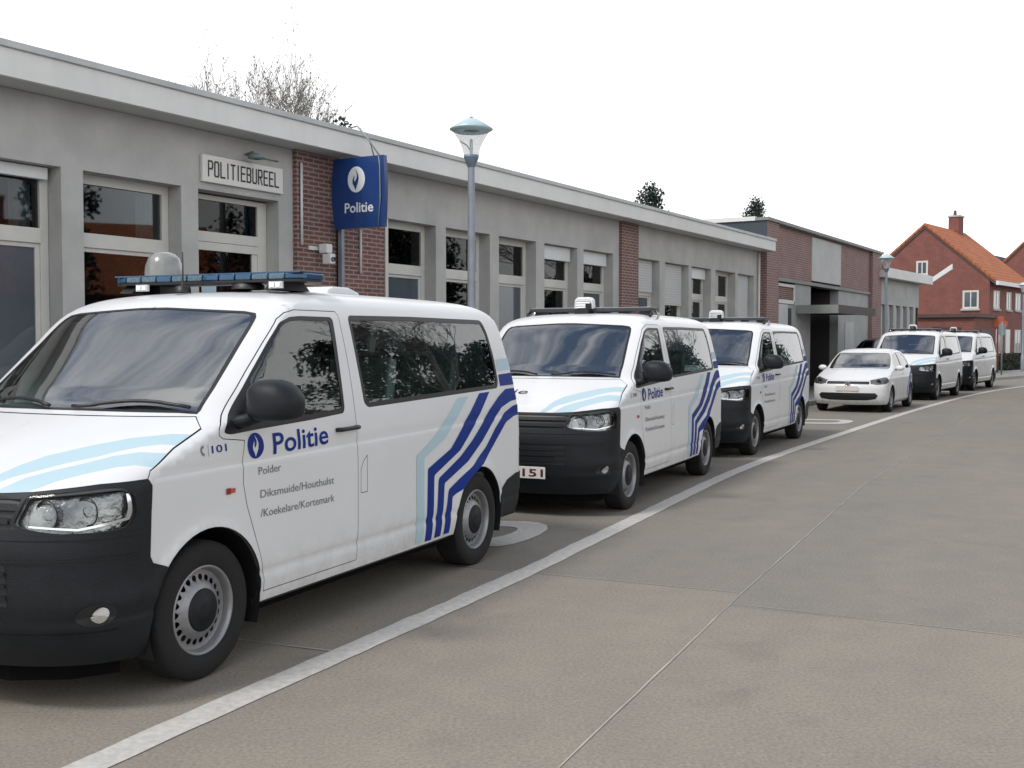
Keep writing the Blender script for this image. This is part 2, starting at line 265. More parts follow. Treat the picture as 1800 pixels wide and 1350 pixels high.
# ------------------------------------------------------------------ mesh helpers
class MB:
    def __init__(s): s.v = []; s.f = []; s.mi = []; s.mats = []; s.sm = []
    def slot(s, m):
        if m not in s.mats: s.mats.append(m)
        return s.mats.index(m)
    def add(s, vs, fs, m, smooth=False):
        o = len(s.v); k = s.slot(m); s.v += [tuple(map(float, p)) for p in vs]
        for f in fs: s.f.append(tuple(i+o for i in f)); s.mi.append(k); s.sm.append(smooth)
        return s
    def box(s, x0, x1, y0, y1, z0, z1, m):
        vs = [(x, y, z) for z in (z0, z1) for y in (y0, y1) for x in (x0, x1)]
        return s.add(vs, [(0, 2, 3, 1), (4, 5, 7, 6), (0, 1, 5, 4), (2, 6, 7, 3), (0, 4, 6, 2), (1, 3, 7, 5)], m)
    def prism(s, poly, d, m, axis='z', at=0):
        """closed 2D outline extruded by d; axis = extrusion axis"""
        n = len(poly); vs = []
        for h in (at, at+d):
            for a, b in poly:
                vs.append({'z': (a, b, h), 'y': (a, h, b), 'x': (h, a, b)}[axis])
        return s.add(vs, [tuple(range(n))[::-1], tuple(range(n, 2*n))]+[(i, (i+1) % n, n+(i+1) % n, n+i) for i in range(n)], m)
    def tube(s, pts, r, m, n=8, closed=False, smooth=True):
        pts = [Vector(p) for p in pts]; rs = r if isinstance(r, (list, tuple)) else [r]*len(pts); vs = []; fs = []
        up = Vector((0, 0, 1))
        for i, p in enumerate(pts):
            a = pts[i-1] if i or closed else p; b = pts[(i+1) % len(pts)] if i < len(pts)-1 or closed else p
            d = (b-a).normalized() if (b-a).length > 1e-9 else up
            u = d.cross(Vector((0, 0, 1)) if abs(d.z) < .9 else Vector((1, 0, 0))).normalized(); v = d.cross(u)
            for k in range(n):
                t = 2*math.pi*k/n; vs.append(p+(u*math.cos(t)+v*math.sin(t))*rs[i])
        L = len(pts)
        for i in range(L if closed else L-1):
            j = (i+1) % L
            for k in range(n): fs.append((i*n+k, i*n+(k+1) % n, j*n+(k+1) % n, j*n+k))
        if not closed: fs += [tuple(range(n))[::-1], tuple((L-1)*n+k for k in range(n))]
        return s.add(vs, fs, m, smooth)
    def lathe(s, prof, m, n=32, axis='z', c=(0, 0, 0), smooth=True, cap=False):
        """prof = [(radius, height)]"""
        vs = []; fs = []
        for r, h in prof:
            for k in range(n):
                t = 2*math.pi*k/n; a, b = r*math.cos(t), r*math.sin(t)
                p = {'z': (a, b, h), 'y': (a, h, b), 'x': (h, a, b)}[axis]; vs.append((p[0]+c[0], p[1]+c[1], p[2]+c[2]))
        for i in range(len(prof)-1):
            for k in range(n): fs.append((i*n+k, i*n+(k+1) % n, (i+1)*n+(k+1) % n, (i+1)*n+k))
        if cap and prof[0][0] > 1e-4: fs.append(tuple(range(n))[::-1])
        if cap and prof[-1][0] > 1e-4: fs.append(tuple((len(prof)-1)*n+k for k in range(n)))
        return s.add(vs, fs, m, smooth)
    def build(s, name, parent=None, loc=None, rot=None, bevel=0, fixn=True):
        me = bpy.data.meshes.new(name); me.from_pydata(s.v, [], s.f)
        for m in s.mats: me.materials.append(m)
        me.polygons.foreach_set('material_index', s.mi); me.polygons.foreach_set('use_smooth', s.sm)
        if fixn:
            b = bmesh.new(); b.from_mesh(me); bmesh.ops.recalc_face_normals(b, faces=b.faces); b.to_mesh(me); b.free()
        o = bpy.data.objects.new(name, me); COL.objects.link(o)
        if parent: o.parent = parent
        if loc: o.location = loc
        if rot: o.rotation_euler = rot
        if bevel:
            bv = o.modifiers.new('bevel', 'BEVEL'); bv.width = bevel; bv.segments = 2; bv.limit_method = 'ANGLE'; bv.angle_limit = R(40)
        return o

def thing(name, label, cat, loc=(0, 0, 0), rz=0, group=None, parent=None):
    o = bpy.data.objects.new(name, None); COL.objects.link(o); o.location = loc; o.rotation_euler = (0, 0, rz); o.empty_display_size = .2
    o['label'] = label; o['category'] = cat
    if group: o['group'] = group
    return o
def tag(o, label, cat, group=None):
    o['label'] = label; o['category'] = cat
    if group: o['group'] = group
    return o
def struct(o): o['kind'] = 'structure'; return o

FONTN = 0
def text_pts(txt, bold=0.0, spacing=1.0, res=3):
    """flat text mesh: vertices (x, y) with height of capitals about 0.7"""
    c = bpy.data.curves.new('t', 'FONT'); c.body = txt; c.offset = bold; c.space_character = spacing; c.resolution_u = res; c.fill_mode = 'FRONT'
    o = bpy.data.objects.new('t', c); COL.objects.link(o); bpy.context.view_layer.update()
    me = bpy.data.meshes.new_from_object(o.evaluated_get(bpy.context.evaluated_depsgraph_get()))
    b_ = bmesh.new(); b_.from_mesh(me)
    for k in range(-3, 14): bmesh.ops.bisect_plane(b_, geom=b_.verts[:]+b_.edges[:]+b_.faces[:], plane_co=(0, k*.075, 0), plane_no=(0, 1, 0), dist=1e-5)
    b_.to_mesh(me); b_.free()
    vs = [tuple(v.co[:2]) for v in me.vertices]; fs = [tuple(p.vertices) for p in me.polygons]
    bpy.data.objects.remove(o); bpy.data.curves.remove(c); bpy.data.meshes.remove(me)
    x0 = min(v[0] for v in vs); x1 = max(v[0] for v in vs)
    return [((v[0]-x0)/(x1-x0), v[1]) for v in vs], fs, x1-x0
def pchip(xs,ys):
    xs=np.array(xs,float);ys=np.array(ys,float)
    h=np.diff(xs);d=np.diff(ys)/h;m=np.zeros(len(xs))
    for i in range(1,len(xs)-1):
        if d[i-1]*d[i]>0:
            w1=2*h[i]+h[i-1];w2=h[i]+2*h[i-1];m[i]=(w1+w2)/(w1/d[i-1]+w2/d[i])
    m[0]=d[0];m[-1]=d[-1]
    def f(x):
        x=np.clip(np.asarray(x,float),xs[0],xs[-1])
        i=np.clip(np.searchsorted(xs,x)-1,0,len(xs)-2)
        t=(x-xs[i])/h[i];t2=t*t;t3=t2*t
        return (2*t3-3*t2+1)*ys[i]+(t3-2*t2+t)*h[i]*m[i]+(-2*t3+3*t2)*ys[i+1]+(t3-t2)*h[i]*m[i+1]
    return f
class Shell:
    """horizontal slices: superellipse nose, straight side, superellipse tail (half body, y>=0)"""
    def __init__(s,z0,z1,xc,xs,W,p,xr,xrs,pr,side=None,N=48):
        s.z0,s.z1=z0,z1
        s.xc,s.xs,s.W,s.p,s.xr,s.xrs,s.pr=[pchip(*zip(*t)) for t in (xc,xs,W,p,xr,xrs,pr)]
        s.side=side or (lambda x,z:0*x)
        s.N=N; s.zt=np.linspace(z0,z1,400); s._tab()
    def _arc(s,z,front):
        # points on unit superellipse from centre (1,0) to side (0,1)
        p=(s.p if front else s.pr)(z); a=(s.xs(z)-s.xc(z)) if front else (s.xr(z)-s.xrs(z)); W=s.halfw(s.xs(z) if front else s.xrs(z),z)
        th=np.linspace(0,np.pi/2,400)
        cx=np.cos(th)**(2/p);sy=np.sin(th)**(2/p)
        X=a*cx;Y=W*sy
        l=np.concatenate([[0],np.cumsum(np.hypot(np.diff(X),np.diff(Y)))])
        q=np.linspace(0,l[-1],s.N)
        return np.interp(q,l,X),np.interp(q,l,Y),l[-1]
    def _tab(s):
        s.FX=[];s.FY=[];s.FL=[];s.RX=[];s.RY=[];s.RL=[]
        for z in s.zt:
            X,Y,L=s._arc(z,True);s.FX.append(X);s.FY.append(Y);s.FL.append(L)
            X,Y,L=s._arc(z,False);s.RX.append(X);s.RY.append(Y);s.RL.append(L)
        s.FX,s.FY,s.RX,s.RY=map(np.array,(s.FX,s.FY,s.RX,s.RY));s.FL=np.array(s.FL);s.RL=np.array(s.RL)
    def halfw(s,x,z): return s.W(z)+s.side(x,z)
    def U0(s,z): return s.xs(z)-np.interp(z,s.zt,s.FL)
    def U1(s,z): return s.xrs(z)+np.interp(z,s.zt,s.RL)
    def _bil(s,T,z,fr):
        zi=np.clip((z-s.z0)/(s.z1-s.z0)*(len(s.zt)-1),0,len(s.zt)-1.0001);i=zi.astype(int);a=zi-i
        qi=np.clip(fr*(s.N-1),0,s.N-1.0001);j=qi.astype(int);b=qi-j
        return (T[i,j]*(1-a)*(1-b)+T[i+1,j]*a*(1-b)+T[i,j+1]*(1-a)*b+T[i+1,j+1]*a*b)
    def pos(s,U,z):
        U=np.asarray(U,float);z=np.clip(np.asarray(z,float),s.z0,s.z1)
        xs=s.xs(z);xrs=s.xrs(z)
        FL=np.interp(z,s.zt,s.FL);RL=np.interp(z,s.zt,s.RL)
        X=U.copy();Y=s.halfw(U,z)
        ff=np.clip((U-(xs-FL))/FL,0,1);m=U<xs
        fx=xs-s._bil(s.FX,z,ff);fy=s._bil(s.FY,z,ff)
        X=np.where(m,fx,X);Y=np.where(m,fy,Y)
        rf=np.clip((xrs+RL-U)/RL,0,1);m=U>xrs
        rx=xrs+s._bil(s.RX,z,rf);ry=s._bil(s.RY,z,rf)
        X=np.where(m,rx,X);Y=np.where(m,ry,Y)
        return np.stack([X,Y,z],-1)
    def normal(s,U,z,e=.006):
        U=np.asarray(U,float);z=np.asarray(z,float)
        ua=np.maximum(U-e,s.U0(z)+1e-4);ub=np.minimum(U+e,s.U1(z)-1e-4)
        bad=ub<=ua;ub=np.where(bad,ua+1e-3,ub)
        za=np.clip(z-e,s.z0,s.z1);zb=np.clip(z+e,s.z0,s.z1)
        # z derivative at constant fraction for corner: use constant U (chart is continuous)
        du=s.pos(ub,z)-s.pos(ua,z);dz=s.pos(np.clip(U,s.U0(zb),s.U1(zb)),zb)-s.pos(np.clip(U,s.U0(za),s.U1(za)),za)
        n=np.cross(du,dz); # sign fix: outward
        l=np.linalg.norm(n,axis=-1,keepdims=True);l[l==0]=1;n=n/l
        c=s.pos(U,z)-np.stack([np.clip(s.pos(U,z)[...,0],.9,3.3),0*U,0*U+1.0],-1)
        sg=np.sign((n*c).sum(-1,keepdims=True));sg[sg==0]=1
        return n*sg
    def halfY(s,x,z): # y of surface at given x
        x=np.asarray(x,float);z=np.asarray(z,float)
        xs=s.xs(z);xc=s.xc(z);W=s.halfw(np.clip(x,xs,s.xrs(z)),z)
        t=np.clip((xs-x)/(xs-xc),0,1);p=s.p(z)
        Y=np.where(x<xs,W*(1-t**p)**(1/p),W)
        t=np.clip((x-s.xrs(z))/(s.xr(z)-s.xrs(z)),0,1);p=s.pr(z)
        Y=np.where(x>s.xrs(z),W*(1-t**p)**(1/p),Y)
        return np.where((x<xc)|(x>s.xr(z)),-1,Y)
    def toU(s,x,y,z):
        z=float(z)
        if s.xs(z)<=x<=s.xrs(z): return float(x)
        i=int(np.argmin(abs(s.zt-z)))
        if x<s.xs(z):
            d=np.hypot(s.xs(z)-s.FX[i]-x,s.FY[i]-abs(y));k=np.argmin(d)
            return float(s.U0(z)+s.FL[i]*k/(s.N-1))
        d=np.hypot(s.xrs(z)+s.RX[i]-x,s.RY[i]-abs(y));k=np.argmin(d)
        return float(s.U1(z)-s.RL[i]*k/(s.N-1))
def van_side(x,z):
    x=np.asarray(x,float);z=np.asarray(z,float)
    o=-.045*np.clip((x-1.8)/2.2,0,1)**2
    zc=1.010+.0135*x
    o=o-.007/(1+np.exp(-(z-zc)/.004))+.007*np.clip((z-zc)/.06,0,1)
    zl=.44
    o=o-.008*np.exp(-((z-zl)/.02)**2)
    for cx in (0,3.0):
        r=np.hypot(x-cx-.01,z-.335); o=o+.014*np.exp(-(np.maximum(r-.40,0)/.035)**2)*np.clip((z-.2)/.2,0,1)
    return o
def make_van():
    return Shell(.20,1.955,
     xc=[(.2,-.78),(.28,-.83),(.40,-.875),(.55,-.89),(.70,-.885),(.85,-.85),(.96,-.805),(1.0,-.765),(1.07,-.60),(1.15,-.40),(1.22,-.20),(1.28,-.02),(1.4,.14),(1.6,.41),(1.8,.68),(1.84,.74),(1.88,.84),(1.91,1.0),(1.93,1.22),(1.945,1.6),(1.955,2.3)],
     xs=[(.2,-.28),(.4,-.34),(.55,-.37),(.97,-.37),(1.04,-.30),(1.12,-.08),(1.20,.14),(1.27,.33),(1.4,.46),(1.6,.66),(1.79,.86),(1.85,1.0),(1.91,1.3),(1.945,1.8),(1.955,2.31)],
     W=[(.2,.89),(.28,.925),(.40,.945),(.55,.953),(.9,.955),(1.05,.950),(1.17,.937),(1.27,.922),(1.5,.878),(1.70,.836),(1.78,.815),(1.83,.793),(1.87,.755),(1.90,.70),(1.92,.62),(1.94,.45),(1.95,.28),(1.955,.02)],
     p=[(.2,2.6),(.9,2.6),(1.05,2.3),(1.27,1.8),(1.8,1.9),(1.955,2)],
     xr=[(.2,3.9),(.3,3.97),(.45,4.03),(.62,4.02),(.66,3.985),(1.0,3.965),(1.3,3.92),(1.6,3.85),(1.78,3.79),(1.85,3.73),(1.89,3.62),(1.92,3.45),(1.94,3.1),(1.955,2.33)],
     xrs=[(.2,3.65),(.45,3.72),(1.0,3.73),(1.3,3.70),(1.6,3.64),(1.78,3.58),(1.85,3.45),(1.9,3.25),(1.94,2.7),(1.955,2.32)],
     pr=[(.2,2.4),(1.5,2.5),(1.955,2)],side=van_side)
# ------------------------------------------------------------------ panels cut out of a body shell
def rs(poly, h=.035, closed=True):
    o = []; n = len(poly)
    for i in range(n if closed else n-1):
        a, b = poly[i], poly[(i+1) % n]; L = math.hypot(b[0]-a[0], b[1]-a[1]); k = max(1, int(math.ceil(L/h)))
        o += [(a[0]+(b[0]-a[0])*j/k, a[1]+(b[1]-a[1])*j/k) for j in range(k)]
    if not closed: o.append(poly[-1])
    return o
def rounded(poly, r=.02, n=4):
    o = []; m = len(poly)
    for i in range(m):
        p, a, b = Vector(poly[i]), Vector(poly[i-1]), Vector(poly[(i+1) % m])
        da, db = (a-p), (b-p); rr = min(r, da.length*.45, db.length*.45)
        A, B = p+da.normalized()*rr, p+db.normalized()*rr
        for k in range(n+1):
            t = k/n; q = A*(1-t)**2+p*2*t*(1-t)+B*t*t; o.append((q.x, q.y))
    return o
def inset(poly, d):
    """move every edge inwards by d (simple mitre)"""
    n = len(poly); ar = sum(poly[i][0]*poly[(i+1) % n][1]-poly[(i+1) % n][0]*poly[i][1] for i in range(n)); s = 1 if ar > 0 else -1; o = []
    for i in range(n):
        a, p, b = Vector(poly[i-1]), Vector(poly[i]), Vector(poly[(i+1) % n])
        e1, e2 = (p-a), (b-p)
        if e1.length < 1e-6 or e2.length < 1e-6: o.append(poly[i]); continue
        e1.normalize(); e2.normalize(); n1_ = Vector((-e1.y, e1.x))*s; n2_ = Vector((-e2.y, e2.x))*s
        m = n1_+n2_; m = m/max(.4, m.length_squared/2) if m.length > 1e-6 else n1_
        o.append((p.x+m.x*d, p.y+m.y*d))
    return o
def inpoly(P, poly):
    x, y = P[:, 0], P[:, 1]; c = np.zeros(len(P), bool); n = len(poly)
    for i in range(n):
        x1, y1 = poly[i]; x2, y2 = poly[(i+1) % n]
        if y1 == y2: continue
        k = ((y1 > y) != (y2 > y)) & (x < (x2-x1)*(y-y1)/(y2-y1)+x1); c ^= k
    return c

class Cut:
    def __init__(s, V, dom, polys, lines=(), du=.045, dz=.03):
        """triangulate the unrolled half body with every outline as an edge"""
        pts = []; edges = []
        def addpoly(p, closed=True):
            q = rs(p, .035, closed); o = len(pts); pts.extend(q); n = len(q)
            edges.extend([(o+i, o+(i+1) % n) for i in range(n if closed else n-1)])
        addpoly(dom); [addpoly(p) for p in polys]; [addpoly(l, False) for l in lines]
        zs = np.arange(min(p[1] for p in dom)+dz/2, max(p[1] for p in dom), dz); G = []
        for i, z in enumerate(zs):
            us = np.arange(float(V.U0(z)), float(V.U1(z)), du)+(du/2 if i % 2 else 0); G += [(float(u), float(z)) for u in us]
        G = np.array(G); G = G[inpoly(G, dom)]
        allp = [Vector(p) for p in pts]+[Vector(p) for p in G]
        vo, eo, fo, *_ = delaunay_2d_cdt(allp, edges, [], 0, 1e-5)
        s.P = np.array([tuple(v) for v in vo]); s.T = np.array([tuple(f) for f in fo if len(f) == 3])
        C = s.P[s.T].mean(1); s.T = s.T[inpoly(C, dom)]; s.C = s.P[s.T].mean(1); s.V = V
        s.P3 = V.pos(s.P[:, 0], s.P[:, 1]); s.N3 = V.normal(s.P[:, 0], s.P[:, 1])
        s.free = np.ones(len(s.T), bool)
    def take(s, poly=None, hole=None, mask=None):
        m = s.free.copy() if mask is None else mask.copy()
        if poly is not None: m &= inpoly(s.C, poly)
        if hole is not None: m &= ~inpoly(s.C, hole)
        if mask is None: s.free &= ~m
        return m
    def mesh(s, name, mask, mats, off=0.0, parent=None, sides=(-1, 1), mfun=None, drop=0):
        tri = s.T[mask]
        if not len(tri): return None
        used = np.unique(tri); mp = -np.ones(len(s.P), int); mp[used] = np.arange(len(used))
        P = s.P3[used]+s.N3[used]*off; Nn = s.N3[used]; T = mp[tri]; vs = []; ns = []; fs = []
        for sd_ in sides:
            Q = P.copy(); K = Nn.copy(); Q[:, 1] *= sd_; K[:, 1] *= sd_
            fn = np.cross(Q[T[:, 1]]-Q[T[:, 0]], Q[T[:, 2]]-Q[T[:, 0]]); fl = (fn*K[T].mean(1)).sum(1) < 0
            TT = T.copy(); TT[fl] = TT[fl][:, ::-1]; fs += (TT+len(vs)).tolist(); vs += Q.tolist(); ns += K.tolist()
        me = bpy.data.meshes.new(name); me.from_pydata(vs, [], fs)
        for m in (mats if isinstance(mats, (list, tuple)) else [mats]): me.materials.append(m)
        me.polygons.foreach_set('use_smooth', [True]*len(fs)); me.normals_split_custom_set_from_vertices(ns)
        o = bpy.data.objects.new(name, me); COL.objects.link(o)
        if parent: o.parent = parent
        return o

def surf(V, U, z, off, side=-1):
    U = np.atleast_1d(np.asarray(U, float)); z = np.atleast_1d(np.asarray(z, float)); p = V.pos(U, z)+V.normal(U, z)*off; p[:, 1] *= side; return p
def band(mb, V, A, B, m, off=.002, sides=(-1,), n=36, rows=3):
    """quad strip on the body between two outlines A and B given in (U, z)"""
    def res(L):
        L = np.array(L, float); d = np.concatenate([[0], np.cumsum(np.hypot(*np.diff(L, axis=0).T))]); q = np.linspace(0, d[-1], n)
        return np.stack([np.interp(q, d, L[:, 0]), np.interp(q, d, L[:, 1])], 1)
    A, B = res(A), res(B)
    for sd_ in sides:
        vs = []; fs = []
        for i in range(rows+1):
            Q = A*(1-i/rows)+B*i/rows; vs += surf(V, Q[:, 0], Q[:, 1], off, sd_).tolist()
        for i in range(rows):
            for k in range(n-1): fs.append((i*n+k, i*n+k+1, (i+1)*n+k+1, (i+1)*n+k))
        mb.add(vs, fs, m, True)
    return mb
def strip(mb, V, U0_, U1_, z0, z1, m, off, sides=(-1, 1), n=30):
    return band(mb, V, [(U0_, z0), (U1_, z0)], [(U0_, z1), (U1_, z1)], m, off, sides, n, 1)
def side_text(mb, V, txt, x0, x1, zb0, zb1, cap, m, bold=0.0, off=.0025):
    vs, fs, w0 = text_pts(txt, bold); sc = cap/.7
    X = np.array([x0+v[0]*(x1-x0) for v in vs]); Z = np.array([zb0+(zb1-zb0)*v[0]+v[1]*sc for v in vs])
    mb.add(surf(V, X, Z, off).tolist(), fs, m)
def oval(cx, cz, rx, rz, n=28): return [(cx+rx*math.cos(2*math.pi*k/n), cz+rz*math.sin(2*math.pi*k/n)) for k in range(n)]
def flame(V_or_none, put, mb, cx, cz, r, rx, m_disc, m_flame, n=30):
    """round police emblem: disc with a two-tongued flame; put(x, z, layer) gives a 3D point"""
    def patch(poly, lay, m):
        b = bmesh.new(); b.faces.new([b.verts.new((p[0], p[1], 0)) for p in poly]); bmesh.ops.triangulate(b, faces=b.faces[:])
        for k in range(-9, 10): bmesh.ops.bisect_plane(b, geom=b.verts[:]+b.edges[:]+b.faces[:], plane_co=(0, k*.1, 0), plane_no=(0, 1, 0), dist=1e-6); bmesh.ops.bisect_plane(b, geom=b.verts[:]+b.edges[:]+b.faces[:], plane_co=(k*.1, 0, 0), plane_no=(1, 0, 0), dist=1e-6)
        b.verts.index_update(); mb.add([put(cx+v.co.x*rx, cz+v.co.y*r, lay) for v in b.verts], [tuple(v.index for v in f.verts) for f in b.faces], m); b.free()
    patch([(math.cos(2*math.pi*k/n), math.sin(2*math.pi*k/n)) for k in range(n)], 0, m_disc)
    A = [(-.10, .84), (.12, .56), (.27, .30), (.30, .08), (.22, -.25), (.06, -.55), (-.07, -.84), (-.20, -.58), (-.40, -.30), (-.43, -.05), (-.31, .16), (-.20, .38), (-.18, .15), (-.23, -.02), (-.17, -.16), (-.04, -.06), (.07, .12), (.11, .30), (.03, .55)]
    patch(A, 1, m_flame)

def roof_cap(V, zs, m, name, parent, nl=26, nc=150):
    vs = []; ns = []; fs = []
    zl = zs+(V.z1-1e-4-zs)*np.sin(np.linspace(0, math.pi/2, nl))
    for sd_ in (-1, 1):
        o = len(vs)
        for z in zl:
            U = np.linspace(float(V.U0(z))+1e-5, float(V.U1(z))-1e-5, nc); Z = np.full(nc, z)
            P = V.pos(U, Z); K = V.normal(U, Z); P[:, 1] *= sd_; K[:, 1] *= sd_
            if z > V.z1-.002: K[:] = (0, 0, 1)
            vs += P.tolist(); ns += K.tolist()
        for i in range(nl-1):
            for k in range(nc-1):
                a = o+i*nc+k; f = (a, a+1, a+nc+1, a+nc); p = [Vector(vs[j]) for j in f]
                nn = (p[1]-p[0]).cross(p[3]-p[0])
                fs.append(f if nn.dot(Vector(ns[a])) >= 0 else f[::-1])
    me = bpy.data.meshes.new(name); me.from_pydata(vs, [], fs); me.materials.append(m)
    me.polygons.foreach_set('use_smooth', [True]*len(fs)); me.normals_split_custom_set_from_vertices(ns)
    ob = bpy.data.objects.new(name, me); COL.objects.link(ob); ob.parent = parent; return ob

def wheel_parts(parent, x, y, z, Rt, Rr, W, side, steel=True, steer=0):
    """tyre with rim and hub cap; outer face looks to -y when side = -1"""
    mb = MB(); h = W/2
    mb.lathe([(Rr*.98, -h*.80), (Rr*1.06, -h*.95), (Rr*1.30, -h), (Rt*.955, -h*.93), (Rt*.99, -h*.78), (Rt, -h*.6), (Rt, h*.6), (Rt*.99, h*.78), (Rt*.955, h*.93), (Rr*1.3, h), (Rr*.98, h*.8)], M['rubber'], 48, 'y')
    t = mb.build('wheel', parent, (x, y, z), (0, 0, (0 if side < 0 else math.pi)+steer))
    rm = MB(); k = Rr/.215
    rm.lathe([(.217*k, -h*.86), (.213*k, -h*.92), (.205*k, -h*.88), (.199*k, -h*.70), (.193*k, -h*.42), (.190*k, h*.6)], M['silver'], 48, 'y')
    # disc with a ring of round holes
    if steel:
        pts = []; edges = []; NH = 22; hole = []
        def ring(r, n, cx=0, cy=0):
            o = len(pts); pts.extend([Vector((cx+r*math.cos(2*math.pi*i/n), cy+r*math.sin(2*math.pi*i/n))) for i in range(n)]); edges.extend([(o+i, o+(i+1) % n) for i in range(n)])
        ring(.193*k, 64); ring(.104*k, 48); ring(.18*k, 64); ring(.128*k, 48)
        for i in range(NH):
            a = 2*math.pi*i/NH; c = (.156*k*math.cos(a), .156*k*math.sin(a)); hole.append(c); ring(.0150*k, 12, *c)
        vo, eo, fo, *_ = delaunay_2d_cdt(pts, edges, [], 0, 1e-6)
        vo = [tuple(v) for v in vo]; ff = []
        prof = [(0, -h*.86), (.104*k, -h*.80), (.128*k, -h*.70), (.145*k, -h*.50), (.18*k, -h*.42), (.193*k, -h*.46)]
        for f in fo:
            c = (sum(vo[i][0] for i in f)/len(f), sum(vo[i][1] for i in f)/len(f)); r = math.hypot(*c)
            if r < .104*k or r > .193*k or any(math.hypot(c[0]-q[0], c[1]-q[1]) < .0146*k for q in hole): continue
            ff.append(tuple(f))
        rm.add([(v[0], float(np.interp(math.hypot(*v), [p[0] for p in prof], [p[1] for p in prof])), v[1]) for v in vo], ff, M['silver'], True)
        rm.lathe([(.19*k, -h*.05), (0.001, -h*.05)], M['black'], 24, 'y')
        r = rm.build('rim', t)
        hc = MB(); hc.lathe([(.1045*k, -h*.74), (.103*k, -h*.84), (.092*k, -h*.90), (.060*k, -h*.88), (.056*k, -h*.93), (.02*k, -h*.94), (0.001, -h*.94)], M['plastic'], 36, 'y'); hc.build('hub_cap', t)
    else:
        for i in range(7):
            a = 2*math.pi*i/7; ca, sa = math.cos(a), math.sin(a); q = []
            for rr, ww in ((.03, .03), (.19*k, .028)):
                for s_ in (-1, 1): q.append((ca*rr-sa*ww*s_, -h*.62, sa*rr+ca*ww*s_))
            rm.add([q[0], q[1], q[3], q[2]], [(0, 1, 2, 3)], M['silver'])
        rm.lathe([(.19*k, -h*.2), (0.001, -h*.2)], M['black'], 24, 'y'); rm.lathe([(.045*k, -h*.62), (.04*k, -h*.75), (.001, -h*.76)], M['silver'], 20, 'y')
        rm.build('rim', t)
    return t
def arch_wells(mb, x, z, r, y0, y1, m=None):
    m = m or M['black']
    for sd_ in (-1, 1):
        n = 22; vs = []; fs = []
        for i in range(n+1):
            a = math.pi*(-.12+1.24*i/n)
            for yy in (y0, y1): vs.append((x+r*math.cos(a), sd_*yy, z+r*math.sin(a)))
        fs = [(2*i, 2*i+1, 2*i+3, 2*i+2) for i in range(n)]; mb.add(vs, fs, m, True)
        mb.add([(x+r*math.cos(math.pi*(-.12+1.24*i/n)), sd_*y1, z+r*math.sin(math.pi*(-.12+1.24*i/n))) for i in range(n+1)], [tuple(range(n+1))], m)
def seat(mb, x, y, w_, z0, m):
    mb.box(x-.25, x+.22, y-w_/2, y+w_/2, z0, z0+.16, m)
    a = [(x+.17, z0+.1), (x+.30, z0+.12), (x+.40, z0+.72), (x+.30, z0+.74)]
    mb.prism(a, w_, m, 'y', y-w_/2)
    k = max(1, round(w_/.55))
    for i in range(k):
        yc = y-w_/2+w_*(i+.5)/k; mb.prism([(x+.31, z0+.77), (x+.41, z0+.77), (x+.43, z0+.95), (x+.35, z0+.97)], .26, m, 'y', yc-.13)

